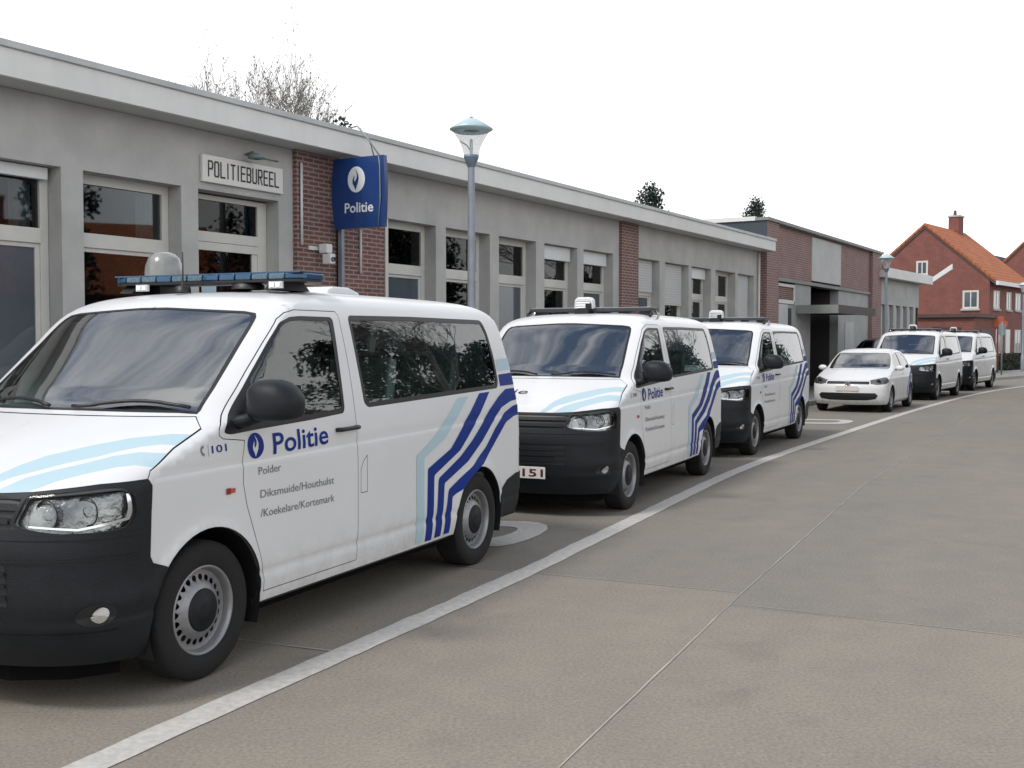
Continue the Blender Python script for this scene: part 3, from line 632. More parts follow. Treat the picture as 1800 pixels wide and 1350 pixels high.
# ------------------------------------------------------------------ the police van
VAN = make_van()
def build_van():
    V = VAN; zs = 1.835
    root = bpy.data.objects.new('police_van', None); COL.objects.link(root)
    fb = lambda zz: float(V.U0(zz))
    dom = [(float(V.U0(z)), float(z)) for z in np.linspace(.22, zs, 60)]+[(float(V.U1(z)), float(z)) for z in np.linspace(zs, .28, 60)]+[(3.38, .285), (.3, .285), (-.2, .22)]
    arcF = [(.012+.402*math.cos(a), .335+.402*math.sin(a)) for a in np.linspace(-.6, math.pi+.6, 34)]
    arcR = [(3.0+.385*math.cos(a), .335+.385*math.sin(a)) for a in np.linspace(-.6, math.pi+.6, 34)]
    wind = [(-3, 1.278), (-.5, 1.280), (.0, 1.274), (.085, 1.268), (.115, 1.285), (.39, 1.525), (.66, 1.762), (.675, 1.785), (.62, 1.797), (.16, 1.822), (-3, 1.826)]
    wind_in = [(-3, 1.290), (-.5, 1.292), (.0, 1.287), (.090, 1.281), (.373, 1.533), (.642, 1.766), (.63, 1.784), (.16, 1.812), (-3, 1.816)]
    dwin = rounded([(.150, 1.180), (.175, 1.215), (.266, 1.295), (.465, 1.475), (.65, 1.638), (.765, 1.735), (.86, 1.765), (.96, 1.772), (1.262, 1.772), (1.283, 1.755), (1.245, 1.240), (1.225, 1.214), (.9, 1.196), (.4, 1.178), (.2, 1.168)], .02)
    dglass = rounded([(.43, 1.222), (.43, 1.425), (.65, 1.616), (.775, 1.715), (.86, 1.742), (.96, 1.748), (1.245, 1.748), (1.222, 1.245), (.9, 1.228)], .02)
    rwin = rounded([(1.447, 1.786), (2.2, 1.793), (3.33, 1.789), (3.39, 1.70), (3.437, 1.50), (3.437, 1.32), (3.40, 1.274), (2.5, 1.255), (1.50, 1.232), (1.462, 1.262)], .045, 5)
    rglass = inset(rwin, .030)
    door = [(.30, 1.13), (.278, 1.05), (.272, .917), (.30, .80), (.335, .715), (.395, .56), (.44, .42), (.445, .335), (1.345, .335), (1.345, 1.0), (1.362, 1.5), (1.352, 1.785), (1.33, 1.808), (.92, 1.808), (.83, 1.79), (.76, 1.755), (.62, 1.635), (.43, 1.472), (.22, 1.285), (.118, 1.20), (.112, 1.168), (.14, 1.150)]
    flap = [(1.372, .73), (1.448, .73), (1.448, .955), (1.405, .925), (1.372, .875)]
    hood = [(-3, 1.270), (.075, 1.260), (.035, 1.205), (-.179, 1.129), (-.362, 1.047), (-.385, 1.012), (-.6, 1.004), (-.9, .976), (-1.06, .968), (-3, .962)]
    lamp = rounded([(-.93, .964), (-.67, .984), (-.52, .992), (-.475, .955), (-.466, .875), (-.50, .822), (-.60, .806), (-.80, .808), (-.93, .825), (-.995, .848)], .025)
    grille = [(-3, .955), (-1.02, .957), (-.955, .950), (-1.01, .85), (-.98, .825), (-3, .820)]
    bumper = [(-3, .962), (-1.06, .968), (-.9, .976), (-.6, 1.004), (-.385, 1.012), (-.372, .985), (-.382, .87), (-.392, .67), (-.375, .637), (-.31, .612), (-.26, .590), (-.2, .52), (-.2, .1), (-3, .1)]
    rbump = [(3.37, .1), (3.385, .455), (3.42, .51), (3.52, .565), (3.7, .60), (9, .62), (9, .1)]
    tail = [(3.86, 1.0), (4.02, 1.0), (4.0, 1.5), (3.84, 1.5)]
    U1r = float(V.U1(1.5)); rscr = [(U1r-.66, 1.24), (9, 1.24), (9, 1.76), (U1r-.62, 1.76)]
    def zc(x, d): return (x, 1.010+.0135*x+d)
    lines = [[zc(x, d) for x in np.arange(-.34, 3.75, .05)] for d in (-.009, 0, .009)]
    lines += [[(.45, z), (2.6, z)] for z in (.42, .44, .46)]
    G = .0045
    sA = [(-1.20, .985), (-1.12, 1.015), (-1.058, 1.04), (-.967, 1.068), (-.798, 1.105), (-.515, 1.149), (-.325, 1.174), (-.12, 1.189), (-.035, 1.184), (0, 1.17), (-.05, 1.14), (-.150, 1.142), (-.214, 1.148), (-.301, 1.142), (-.409, 1.128), (-.551, 1.104), (-.719, 1.080), (-.858, 1.055), (-.974, 1.034), (-1.066, 1.010), (-1.12, .990), (-1.17, .970), (-1.2, .95), (-1.25, .95)]
    sB = [(-1.10, .972), (-1.043, .994), (-.924, 1.030), (-.784, 1.057), (-.612, 1.084), (-.468, 1.108), (-.337, 1.121), (-.225, 1.113), (-.20, 1.10), (-.30, 1.05), (-.345, 1.062), (-.413, 1.073), (-.498, 1.067), (-.646, 1.045), (-.787, 1.018), (-.906, .985), (-.96, .970), (-1.0, .95), (-1.1, .95)]
    polys = [sA, sB, arcF, arcR, wind, wind_in, dwin, dglass, rwin, rglass, door, inset(door, G), flap, inset(flap, G), hood, inset(hood, G), lamp, grille, bumper, rbump, tail, rscr]
    C = Cut(V, dom, polys, lines)
    C.take(arcF); C.take(arcR)
    allskin = C.free.copy()
    m_wg = C.take(wind_in); m_wf = C.take(wind)
    m_dg = C.take(dglass); m_df = C.take(dwin); m_rg = C.take(rglass); m_rf = C.take(rwin)
    m_door = C.take(inset(door, G)); C.take(door); m_flap = C.take(inset(flap, G)); C.take(flap)
    m_lamp = C.take(lamp); m_gr = C.take(grille); m_hood = C.take(inset(hood, G)); C.take(hood)
    m_bump = C.take(bumper); m_rb = C.take(rbump); m_tail = C.take(tail); m_rs = C.take(rscr)
    m_body = C.free
    body = C.mesh('body', m_body, M['paint'], 0, root)
    roof_cap(V, zs-.002, M['paint'], 'roof', root)
    C.mesh('lining', allskin & ~m_wg & ~m_dg & ~m_rg & ~m_rs & ~m_lamp & ~m_df & ~m_rf & ~m_wf, M['lining'], -.022, root)
    ws = C.mesh('windscreen', m_wg, M['wglass'], -.003, root); C.mesh('seal', m_wf, M['black'], -.001, ws)
    for sd_ in (-1, 1):
        d = C.mesh('front_door', m_door, M['paint'], 0, root, (sd_,))
        g = C.mesh('door_window', m_dg, M['glass'], -.004, d, (sd_,)); C.mesh('window_seal', m_df, M['black'], -.001, d, (sd_,))
        hb = MB(); xs_ = np.linspace(1.135, 1.315, 9); vs = []
        P = surf(V, xs_, 1.105+.014*xs_, .038, sd_); hb.tube([tuple(surf(V, 1.13, 1.123, .004, sd_)[0])]+[tuple(p) for p in P]+[tuple(surf(V, 1.32, 1.125, .004, sd_)[0])], .013, M['black'], 8); hb.build('door_handle', d)
        rg = C.mesh('rear_side_window', m_rg, M['glass'], -.004, root, (sd_,)); C.mesh('window_seal', m_rf, M['black'], -.001, rg, (sd_,))
        # mirror: shell flattened at the back and below
        mb = MB(); vs = []; nu, nv = 24, 16
        for i in range(nv+1):
            ph = -math.pi/2+math.pi*i/nv
            for k in range(nu):
                th = 2*math.pi*k/nu; e = .78
                sg = lambda v: math.copysign(abs(v)**e, v)
                cx, cy, cz_ = sg(math.cos(ph))*sg(math.cos(th)), sg(math.cos(ph))*sg(math.sin(th)), sg(math.sin(ph))
                x = .345+.115*cx; x = min(x, .42); zz_ = 1.315+.125*cz_
                if cz_ < 0: zz_ = 1.315+.088*math.copysign(abs(cz_)**.6, cz_)
                yy = 1.10+.140*cy-(.02 if cz_ > .3 else 0)*cz_; vs.append((x+.06*(yy-1.0), sd_*yy, zz_))
        mb.add(vs, [(i*nu+k, i*nu+(k+1) % nu, (i+1)*nu+(k+1) % nu, (i+1)*nu+k) for i in range(nv) for k in range(nu)], M['plastic'], True)
        mir = mb.build('door_mirror', d)
        am = MB(); am.tube([(.26, sd_*.90, 1.215), (.31, sd_*.955, 1.235), (.36, sd_*1.03, 1.265)], [.038, .034, .032], M['plastic'], 10); am.build('mirror_arm', mir)
        gl = MB(); gl.box(.428, .434, sd_*1.095-.10, sd_*1.095+.10, 1.25, 1.41, M['chrome']); gl.build('mirror_glass', mir)
        lp = C.mesh('headlamp', m_lamp, M['lens'], .002, root, (sd_,))
        rf = C.mesh('reflector', m_lamp, M['reflector'], -.035, lp, (sd_,))
        bw = MB()
        for (yy, zz_, r_, xo) in ((.70, .893, .062, .035), (.855, .900, .060, .035)):
            U_ = V.toU(float(V.xs(zz_))-.0001-(float(V.xs(zz_))-float(V.xc(zz_)))*(1-(yy/float(V.W(zz_)))**2.6)**(1/2.6), yy, zz_); c = surf(V, U_, zz_, -xo, sd_)[0]
            bw.lathe([(r_, -.012), (r_*.85, .0), (r_*.5, .022), (.001, .03)], M['chrome'], 24, 'x', tuple(c)); bw.lathe([(r_*.42, -.006), (r_*.3, -.016), (.001, -.02)], M['lens'], 16, 'x', tuple(c))
            bw.lathe([(r_*1.08, -.010), (r_, -.014), (r_*.95, -.008)], M['black'], 24, 'x', tuple(c))
        band(bw, V, [(-.505, .965), (-.50, .90), (-.515, .845)], [(-.478, .958), (-.470, .90), (-.492, .850)], M['chrome'], -.010, (sd_,), 10, 2)
        band(bw, V, [(-.93, .835), (-.72, .818), (-.60, .835), (-.50, .850)], [(-.93, .843), (-.72, .828), (-.60, .846), (-.50, .862)], M['chrome'], -.006, (sd_,))
        bw.build('lamp_bowls', lp)
        fg = MB(); c = surf(V, -.655, .452, .0, sd_)[0]; nn = V.normal(np.array([-.655]), np.array([.452]))[0]; nn[1] *= sd_
        n_ = 28; q = []
        for rr, dd in ((1, .0085), (.82, .009)):
            for k in range(n_):
                a = 2*math.pi*k/n_; q.append(tuple(surf(V, -.655+.085*rr*math.cos(a), .452+.050*rr*math.sin(a), dd, sd_)[0]))
        q2 = [tuple(surf(V, -.640+.036*math.cos(2*math.pi*k/n_), .452+.036*math.sin(2*math.pi*k/n_), .012, sd_)[0]) for k in range(n_)]
        q0 = [tuple(surf(V, -.655, .452, .0085, sd_)[0])]; fan = lambda c, r_: (c+r_, [(0, 1+k, 1+(k+1) % n_) for k in range(n_)])
        fg.add(*fan(q0, q[:n_]), M['black']); c0 = [tuple(surf(V, -.640, .452, .009, sd_)[0])]; fg.add(*fan(c0, q2), M['chrome']); fg.add(*fan([tuple(surf(V, -.640, .452, .024, sd_)[0])], q2), M['lens'], True); fg.build('fog_lamp', root)
        sm = MB(); strip(sm, V, .137, .170, .878, .908, M['red'], .006, (sd_,), 4); strip(sm, V, .170, .205, .882, .905, M['amber'], .006, (sd_,), 4); sm.build('side_marker', root)
        C.mesh('tail_lamp', m_tail, M['red'], .004, root, (sd_,))
        C.mesh('fuel_flap' if sd_ < 0 else 'side_flap', m_flap, M['paint'], 0, root, (sd_,))
    m_st = m_hood & (inpoly(C.C, sA) | inpoly(C.C, sB))
    bn = C.mesh('bonnet', m_hood & ~m_st, M['paint'], .001, root)
    C.mesh('bonnet_panel', m_st, M['paint'], .001, bn, (1,)); C.mesh('bonnet_stripes', m_st, M['lblue'], .001, bn, (-1,))
    bp = C.mesh('front_bumper', m_bump, M['plastic'], .006, root)
    tr = MB(); Uc = lambda z: float(V.U0(z))+1e-4
    strip(tr, V, Uc(.697), -.47, .690, .699, M['plastic'], .016); strip(tr, V, Uc(.8), -.46, .780, .800, M['plastic'], .011)
    strip(tr, V, Uc(.378), -.55, .370, .378, M['plastic'], .014)
    tr.build('bumper_trim', bp)
    lg = MB(); strip(lg, V, Uc(.6), -1.03, .50, .675, M['black'], .008)
    for z in (.54, .59, .64): strip(lg, V, Uc(z), -1.03, z-.010, z+.008, M['plastic'], .015)
    lg.build('lower_grille', bp)
    gr = C.mesh('grille', m_gr, M['black'], -.012, root)
    sl = MB()
    for z in (.862, .918): strip(sl, V, Uc(z), -1.02 if z < .9 else -.975, z-.015, z+.013, M['plastic'], .006)
    sl.build('grille_slats', gr)
    # round badge of the maker: ring with two stacked angular letters
    bd = MB(); bx = -.868
    bd.lathe([(.001, bx-.004), (.078, bx-.004)], M['dark_paint'], 32, 'x', (0, 0, .888)); bd.lathe([(.066, bx-.012), (.072, bx-.020), (.080, bx-.012), (.072, bx-.004)], M['chrome'], 32, 'x', (0, 0, .888))
    def stroke(a, b, wd=.011): # thick line in the y-z plane
        a = Vector(a); b = Vector(b); d = (b-a).normalized(); p = Vector((-d.y, d.x))*wd/2
        bd.add([(bx-.012, q.x, q.y+.888) for q in (a+p, b+p, b-p, a-p)], [(0, 1, 2, 3)], M['chrome'])
    for a, b in (((-.030, .060), (0, .008)), ((0, .008), (.030, .060)), ((-.058, .035), (-.028, -.058)), ((-.028, -.058), (0, -.006)), ((0, -.006), (.028, -.058)), ((.028, -.058), (.058, .035))): stroke(a, b)
    bd.build('badge', root)
    C.mesh('rear_bumper', m_rb, M['plastic'], .006, root); C.mesh('rear_window', m_rs, M['dglass'], 0, root)
    # wipers
    for ys in (0.0, .62):
        wp = MB(); L = []
        for t in np.linspace(0, 1, 12):
            z = 1.287+.030*math.sin(math.pi*min(1, t*1.15))*(1 if t < .87 else .9); y = -.72+t*.62 if ys else .05+t*.62
            Uq = V.toU(float(V.xs(z))-(float(V.xs(z))-float(V.xc(z)))*(1-(abs(y)/float(V.W(z)))**1.8)**(1/1.8), abs(y), z)
            L.append(tuple(surf(V, Uq, z, .018, 1 if y > 0 else -1)[0]))
        wp.tube(L, .010, M['black'], 6); wp.build('wiper', root)
    # chassis with low black boxes added to block light beneath, wheel wells, cabin
    ch = MB(); arch_wells(ch, .012, .335, .402, .945, .56); arch_wells(ch, 3.0, .335, .385, .935, .56)
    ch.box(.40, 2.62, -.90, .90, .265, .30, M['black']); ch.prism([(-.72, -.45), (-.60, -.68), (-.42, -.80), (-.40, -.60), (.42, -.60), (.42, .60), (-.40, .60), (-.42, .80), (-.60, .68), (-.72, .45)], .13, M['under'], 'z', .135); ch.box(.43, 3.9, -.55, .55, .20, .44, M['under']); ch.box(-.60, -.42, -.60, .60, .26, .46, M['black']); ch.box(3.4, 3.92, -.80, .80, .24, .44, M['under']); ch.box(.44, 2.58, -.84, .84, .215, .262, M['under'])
    ch.build('chassis', root)
    it = MB(); it.box(.45, 3.8, -.86, .86, .62, .66, M['lining']); it.build('cabin_floor', root)
    ds = MB(); ds.prism([(.02, .95), (.02, 1.19), (.32, 1.215), (.52, 1.16), (.58, 1.02), (.50, .90)], 1.72, M['dash'], 'y', -.86); ds.build('dashboard', root)
    for (x, y, w_, z0) in ((1.02, -.47, .52, .82), (1.02, .47, .52, .82), (2.15, .1, 1.25, .78), (3.1, .1, 1.25, .78)):
        s_ = MB(); seat(s_, x, y, w_, z0, M['seat']); s_.build('seat', root, bevel=.02)
    sw = MB(); c = Vector((.70, -.47, 1.16)); u_ = Vector((0, 1, 0)); v_ = Vector((.42, 0, .9)).normalized()
    sw.tube([c+(u_*math.cos(t)+v_*math.sin(t))*.19 for t in np.linspace(0, 2*math.pi, 25)[:-1]], .014, M['dash'], 6, closed=True); sw.tube([c-u_*.18, c+u_*.18], .012, M['dash'], 6); sw.tube([c, c+Vector((-.18, 0, -.06))], .03, M['dash'], 6)
    sw.build('steering_wheel', root)
    for sd_ in (-1, 1):
        wheel_parts(root, 0.012, sd_*.83, .333, .335, .215, .20, sd_); wheel_parts(root, 3.0, sd_*.825, .333, .335, .215, .20, sd_)
    return root

def livery(root, phone=True):
    """blue and light-blue striping, lettering and emblem, stuck on the near side and the bonnet"""
    V = VAN
    LBo = [(2.701, 1.234), (2.484, 1.103), (2.305, .998), (2.045, .887), (2.045, .62), (2.06, .31)]; LBi = [(2.869, 1.238), (2.656, 1.1), (2.442, .966), (2.150, .866), (2.150, .605), (2.165, .303)]
    B1o = [(3.061, 1.250), (2.783, 1.067), (2.536, .893), (2.198, .788), (2.192, .495), (2.192, .303)]; B1i = [(3.244, 1.255), (2.966, 1.055), (2.683, .869), (2.290, .735), (2.284, .482), (2.284, .300)]
    B2o = [(3.73, 1.265), (3.55, 1.262), (3.401, 1.212), (3.195, 1.116), (3.063, 1.031), (2.893, .929), (2.685, .824), (2.352, .707), (2.334, .474), (2.325, .305)]
    B2i = [(3.76, 1.175), (3.62, 1.165), (3.433, 1.127), (3.235, 1.02), (3.055, .905), (2.811, .778), (2.440, .664), (2.424, .471), (2.415, .306)]
    B3o = [(3.77, 1.135), (3.655, 1.127), (3.493, 1.087), (3.29, .98), (3.113, .853), (2.874, .738), (2.503, .613), (2.472, .476), (2.460, .308)]
    B3i = [(3.79, 1.055), (3.66, 1.047), (3.504, 1.013), (3.313, .895), (3.115, .765), (2.81, .645), (2.733, .600), (2.560, .555), (2.555, .442), (2.545, .308)]
    for sides in ((-1,), (1,)):
        s = MB()
        band(s, V, LBo, LBi, M['lblue'], .0022, sides, 60, 4)
        for a, b in ((B1o, B1i), (B2o, B2i), (B3o, B3i)): band(s, V, a, b, M['blue'], .0022, sides, 70, 4)
        band(s, V, [(3.46, 1.375), (3.74, 1.385)], [(3.46, 1.288), (3.76, 1.292)], M['blue'], .0022, sides, 12, 2)
        band(s, V, [(3.46, 1.49), (3.72, 1.50)], [(3.46, 1.400), (3.74, 1.412)], M['lblue'], .0022, sides, 12, 2)
        s.build('livery_stripes', root)
    # lettering on the door
    t = MB(); side_text(t, V, 'Politie', .532, 1.042, 1.042, 1.056, .108, M['blue'], .014); t.build('lettering', root)['label'] = 'large blue lettering on the door'
    e = MB(); put = lambda x, z, l: tuple(surf(V, x, z, .0026+.0018*l)[0]); flame(V, put, e, .386, 1.098, .066, .066, M['blue'], M['white_pl']); e.build('door_emblem', root)
    for args in (('Polder', .397, .588, .947, .949, .040), ('Diksmuide/Houthulst', .409, 1.084, .827, .823, .042), ('/Koekelare/Kortemark', .409, 1.087, .727, .722, .042)):
        t = MB(); side_text(t, V, *args, M['grey_text']); t.build('lettering', root)['label'] = 'small grey line of lettering on the door'
    t = MB(); side_text(t, V, '101', .046, .158, 1.090, 1.092, .036, M['blue'], .01)
    band(t, V, [(.020, 1.075), (.020, 1.133)], [(.0225, 1.075), (.0225, 1.133)], M['grey_text'], .0025, (-1,), 5, 1); t.build('lettering', root)['label'] = 'small blue number on the wing'; t = MB()
    band(t, V, [(-.012, 1.134), (-.030, 1.125), (-.036, 1.108), (-.028, 1.090), (-.010, 1.080)], [(-.010, 1.122), (-.021, 1.117), (-.026, 1.108), (-.020, 1.098), (-.008, 1.093)], M['grey_text'], .0025, (-1,), 12, 1)
    t.build('phone_sign', root)
    # bonnet lettering, read from the front
    vs, fs, w0 = text_pts('Politie', .0); b = MB(); q = []
    for a, c in vs:
        y = .56-a*.60; z = 1.122+c/.7*.040; p = float(V.p(z)); xx = float(V.xs(z))-(float(V.xs(z))-float(V.xc(z)))*(1-(abs(y)/float(V.W(z)))**p)**(1/p)
        U_ = V.toU(xx, abs(y), z); n_ = V.normal(np.array([U_]), np.array([z]))[0]; q.append((xx+n_[0]*.004, y, z+n_[2]*.004))
    b.add(q, fs, M['ink']); b.build('lettering', root)['label'] = 'blue lettering across the bonnet'

def plate(root, txt, z=.425, x=-.902, wd=.52, sh=0):
    p = MB(); p.box(x-.008, x, -wd/2+sh, wd/2+sh, z-.055, z+.055, M['plate']); o = p.build('number_plate', root, bevel=.006)
    if txt:
        vs, fs, w0 = text_pts(txt, .02); t = MB(); tw = .205; t.add([(x-.0105, sh-.035-a*tw, z-.034+c/.7*.068) for a, c in vs], fs, M['plate_red']); t.build('plate_number', o)
    return o

def lightbar_blue(root):
    b = MB(); x0, x1, y0, y1, z0, z1 = 1.12, 1.40, -.72, .72, 1.985, 2.04
    out = []
    for sx_, sy_ in ((1, 1), (-1, 1), (-1, -1), (1, -1)):
        for k in range(5):
            a = math.pi/2*k/4; ca, sa = math.cos(a), math.sin(a); dx, dy = [(ca, sa), (-sa, ca), (-ca, -sa), (sa, -ca)][[(1, 1), (-1, 1), (-1, -1), (1, -1)].index((sx_, sy_))]
            out.append(((x0+x1)/2+sx_*(.14-.09)+dx*.09, sy_*(.72-.09)+dy*.09))
    b.prism(out, .014, M['black'], 'z', 1.978); o = b.build('lightbar_base', root)
    le = MB(); segs = np.linspace(-.72, .72, 13)
    for i in range(12):
        a, c = segs[i]+.004, segs[i+1]-.004; m = M['lb_blue'] if i in (0, 3, 4, 5, 8, 11) else M['lb_clear']
        ins = .05 if i in (0, 11) else 0
        pts = [(x0+ins, a), (x1-ins, a), (x1, c), (x0, c)] if i == 0 else [(x0, a), (x1, a), (x1-ins, c), (x0+ins, c)]
        le.prism([(p, q) for p, q in pts], .036, m, 'z', 1.9925)
    le.build('lightbar_lens', o, bevel=.008)
    tp = MB(); tp.prism([(x0+.012+(.04 if False else 0), -.70), (x1-.012, -.70), (x1-.012, .70), (x0+.012, .70)], .008, M['lb_blue'], 'z', 2.0295); tp.build('lightbar_cover', o)
    for y in (-.52, .58):
        f = MB(); f.prism([(1.10, 1.93), (1.42, 1.93), (1.36, 1.978), (1.16, 1.978)], .10, M['black'], 'y', y-.05); f.build('mounting_foot', o)
    for y in (-.56, .44): # small white side lamps under the bar
        f = MB(); f.box(1.085, 1.105, y-.045, y+.045, 1.938, 1.978, M['white_pl']); f.box(1.080, 1.086, y-.036, y-.004, 1.945, 1.971, M['chrome']); f.box(1.080, 1.086, y+.004, y+.036, 1.945, 1.971, M['chrome']); f.build('work_lamp', o)

def dome(root, x, y, z, r, h):
    d = MB(); d.lathe([(r*1.04, z-.03), (r*1.06, z), (r, z+.012)], M['black'], 28, 'z', (x, y, 0)); o = d.build('camera_base', root)
    g = MB(); vs = []; n = 28; prof = [(1, 0), (.985, .25), (.93, .5), (.80, .75), (.55, .92), (.28, .985), (.001, 1)]
    g.lathe([(r*.98*a, z+.012+h*b) for a, b in prof], M['dome'], 28, 'z', (x, y, 0)); g.build('camera_dome', o)
    k = MB(); k.box(x-.05, x+.05, y-.5, y+.05, 1.93, z-.03, M['black']) if False else k.box(x-.12, x+.12, y-.07, y+.07, 1.90, z-.029, M['black']); k.build('camera_foot', o)

def roof_small(root):
    a = MB(); a.lathe([(.05, 1.92), (.045, 1.955), (.012, 1.965), (.006, 1.99), (.004, 2.16), (.001, 2.162)], M['black'], 10, 'z', (1.02, .06, 0)); a.build('antenna', root)
    p = MB(); p.lathe([(.10, 1.94), (.095, 1.965), (.06, 1.99), (.001, 2.0)], M['black'], 20, 'z', (1.20, -.28, 0)); p.build('roof_antenna_pod', root)
    v = MB(); v.prism([(1.78, 1.93), (2.18, 1.93), (2.17, 1.955), (2.05, 1.985), (1.86, 1.985), (1.80, 1.965)], .30, M['white_pl'], 'y', -.45); v.build('roof_vent', root, bevel=.015)

def lightbar_flat(root, x=1.50):
    b = MB(); b.box(x-.13, x+.13, -.72, .72, 1.958, 1.998, M['bar']); b.box(x-.12, x+.12, -.70, .70, 1.998, 2.006, M['pole']); o = b.build('lightbar_base', root, bevel=.008)
    for y in np.linspace(-.62, .62, 6):
        f = MB(); f.box(x-.10, x+.10, y-.04, y+.04, 1.915, 1.958, M['black']); f.build('mounting_foot', o)
    for s_ in (-1, 1):
        f = MB(); f.tube([(x-.10, s_*.70, 1.975), (x-.16, s_*.73, 1.93), (x-.17, s_*.70, 1.88)], .018, M['black'], 8); f.tube([(x+.05, s_*.70, 1.975), (x+.02, s_*.76, 1.92), (x+.02, s_*.73, 1.86)], .018, M['chrome'], 8); f.build('mounting_clamp', o)
def square_lamp(root, x=1.35, y=.05):
    l = MB(); l.box(x-.09, x+.09, y-.08, y+.08, 1.93, 1.99, M['black']); o = l.build('lamp_foot', root)
    h = MB(); h.prism([(-.115, 1.99), (.115, 1.99), (.105, 2.09), (.075, 2.12), (-.075, 2.12), (-.105, 2.09)], .10, M['white_pl'], 'x', 0); q = h.build('work_lamp', o, (x-.03, y, 0), bevel=.015)
    g = MB(); g.box(-.012, -.006, -.08, .08, 2.0, 2.08, M['chrome'])
    for z in (2.02, 2.045, 2.07): g.box(-.018, -.012, -.08, .08, z-.003, z+.003, M['black'])
    g.box(-.016, -.010, -.03, -.10, 1.99, 2.05, M['black']); g.build('lamp_grille', q)

def copy_tree(o, parent=None):
    c = o.copy(); COL.objects.link(c); c.parent = parent
    for ch in list(o.children): copy_tree(ch, c)
    return c
def place(root, contact, ang, lat=.935):
    """contact = near front tyre on the ground, ang = heading of the rear (degrees from +Y to +X)"""
    a = R(ang); n = Vector((math.cos(a), -math.sin(a)))
    p = Vector(contact)-n*lat; root.location = (p.x, p.y, 0); root.rotation_euler = (0, 0, R(90)-a)
# ------------------------------------------------------------------ ground, road, pavement, markings
BA = R(30.8); BO = Vector((-4.66, 10.04)); BU = Vector((math.sin(BA), math.cos(BA))); BN = Vector((math.cos(BA), -math.sin(BA)))
def bw_(u, n): p = BO+BU*u+BN*n; return (p.x, p.y)
LINE = [(-4.2, -1.6), (-1.63, 4.16), (.08, 7.70), (.77, 9.25), (2.89, 13.95), (6.27, 20.24), (10.78, 28.2), (15.57, 35.9), (18.6, 40.0), (24.5, 47.0), (33, 56)]
def smooth_line(P, n=160):
    P = np.array(P); d = np.concatenate([[0], np.cumsum(np.hypot(*np.diff(P, axis=0).T))]); q = np.linspace(0, d[-1], n)
    fx, fy = pchip(d, P[:, 0]), pchip(d, P[:, 1]); return np.stack([fx(q), fy(q)], 1)
SL = smooth_line(LINE)
def offs(P, d): # offset to the right (+) of travel
    t = np.gradient(P, axis=0); t /= np.linalg.norm(t, axis=1, keepdims=True); return P+np.stack([t[:, 1], -t[:, 0]], 1)*d
def ribbon(name, A, B, z, m, thick=0, jitter=0):
    n = len(A); vs = [(p[0], p[1], z) for p in A]+[(p[0], p[1], z) for p in B]; fs = [(i, i+1, n+i+1, n+i) for i in range(n-1)]
    b = MB(); b.add(vs, fs, m)
    if thick: b.add([(p[0], p[1], z-thick) for p in B]+[(p[0], p[1], z) for p in B], [(i, i+1, n+i+1, n+i) for i in range(n-1)], m); b.add([(p[0], p[1], z-thick) for p in A]+[(p[0], p[1], z) for p in A], [(i, i+1, n+i+1, n+i) for i in range(n-1)], m)
    return b.build(name)
g = MB(); g.add([(-900, -900, -.02), (900, -900, -.02), (900, 900, -.02), (-900, 900, -.02)], [(0, 1, 2, 3)], M['ground']); struct(g.build('ground'))
L_, R_ = offs(SL, -4.6), offs(SL, 8.8)
struct(ribbon('road', L_, R_, 0, M['road']))
PL = smooth_line(LINE, 900); rj = np.random.RandomState(5); jt = lambda: np.convolve(rj.normal(0, .0065, 904), [.25, .5, .25], 'same')[:900]
PLa = np.stack([PL[:, 0]+jt(), PL[:, 1]], 1); PLb = np.stack([PL[:, 0]+jt()*.6, PL[:, 1]], 1)
struct(ribbon('parking_line', offs(PLa, -.083), offs(PLb, .083), .004, M['line']))
KB = offs(SL, -2.62)
# pavement runs from the kerb to the buildings on the left
struct(ribbon('kerb', offs(SL, -2.74), KB, .12, M['kerb'], .12))
PV = offs(SL, -9.0); PV = np.where(np.isfinite(PV), PV, 0)
struct(ribbon('pavement', PV, offs(SL, -2.742), .116, M['pave'], .12))
struct(ribbon('far_kerb', offs(SL, 7.2), offs(SL, 7.32), .12, M['kerb'], .12)); struct(ribbon('far_pavement', offs(SL, 7.322), offs(SL, 14), .116, M['pave'], .12))
# slab joints
jb = MB()
def joint(P, wd=.016):
    wd *= .5
    P = rs(P, .25, False); vs = []; random.seed(3)
    for i, p in enumerate(P):
        a = Vector(P[max(0, i-1)]); b = Vector(P[min(len(P)-1, i+1)]); d = (b-a).normalized(); k = wd*(.5+.9*random.random())/2; j = random.uniform(-.002, .002)
        vs += [(p[0]-d.y*(k+j), p[1]+d.x*(k+j), .0035), (p[0]+d.y*(k-j), p[1]-d.x*(k-j), .0035)]
    jb.add(vs, [(2*i, 2*i+1, 2*i+3, 2*i+2) for i in range(len(P)-1)], M['joint'])
joint([(-2.0, -1.0), (.18, 4.16), (1.36, 6.80)], .018); joint([(1.49, 7.09), (3.91, 12.31), (9.67, 23.4), (19, 39)], .016)
joint([(-1.6, 8.45), (.06, 7.76), (1.49, 7.09)], .014); joint([(1.36, 6.80), (2.82, 6.03), (6, 4.5)], .014); joint([(1.36, 6.80), (1.49, 7.09)], .014)
joint([(.6, 16.2), (2.9, 15.1), (5.6, 13.9), (9, 12.2)], .012); joint([(4.4, 25.2), (9.6, 22.9), (14, 21)], .012)
joint([(-1.9, 6.15), (-1.2, 5.85), (-.95, 5.75)], .03)
struct(jb.build('slab_joints'))
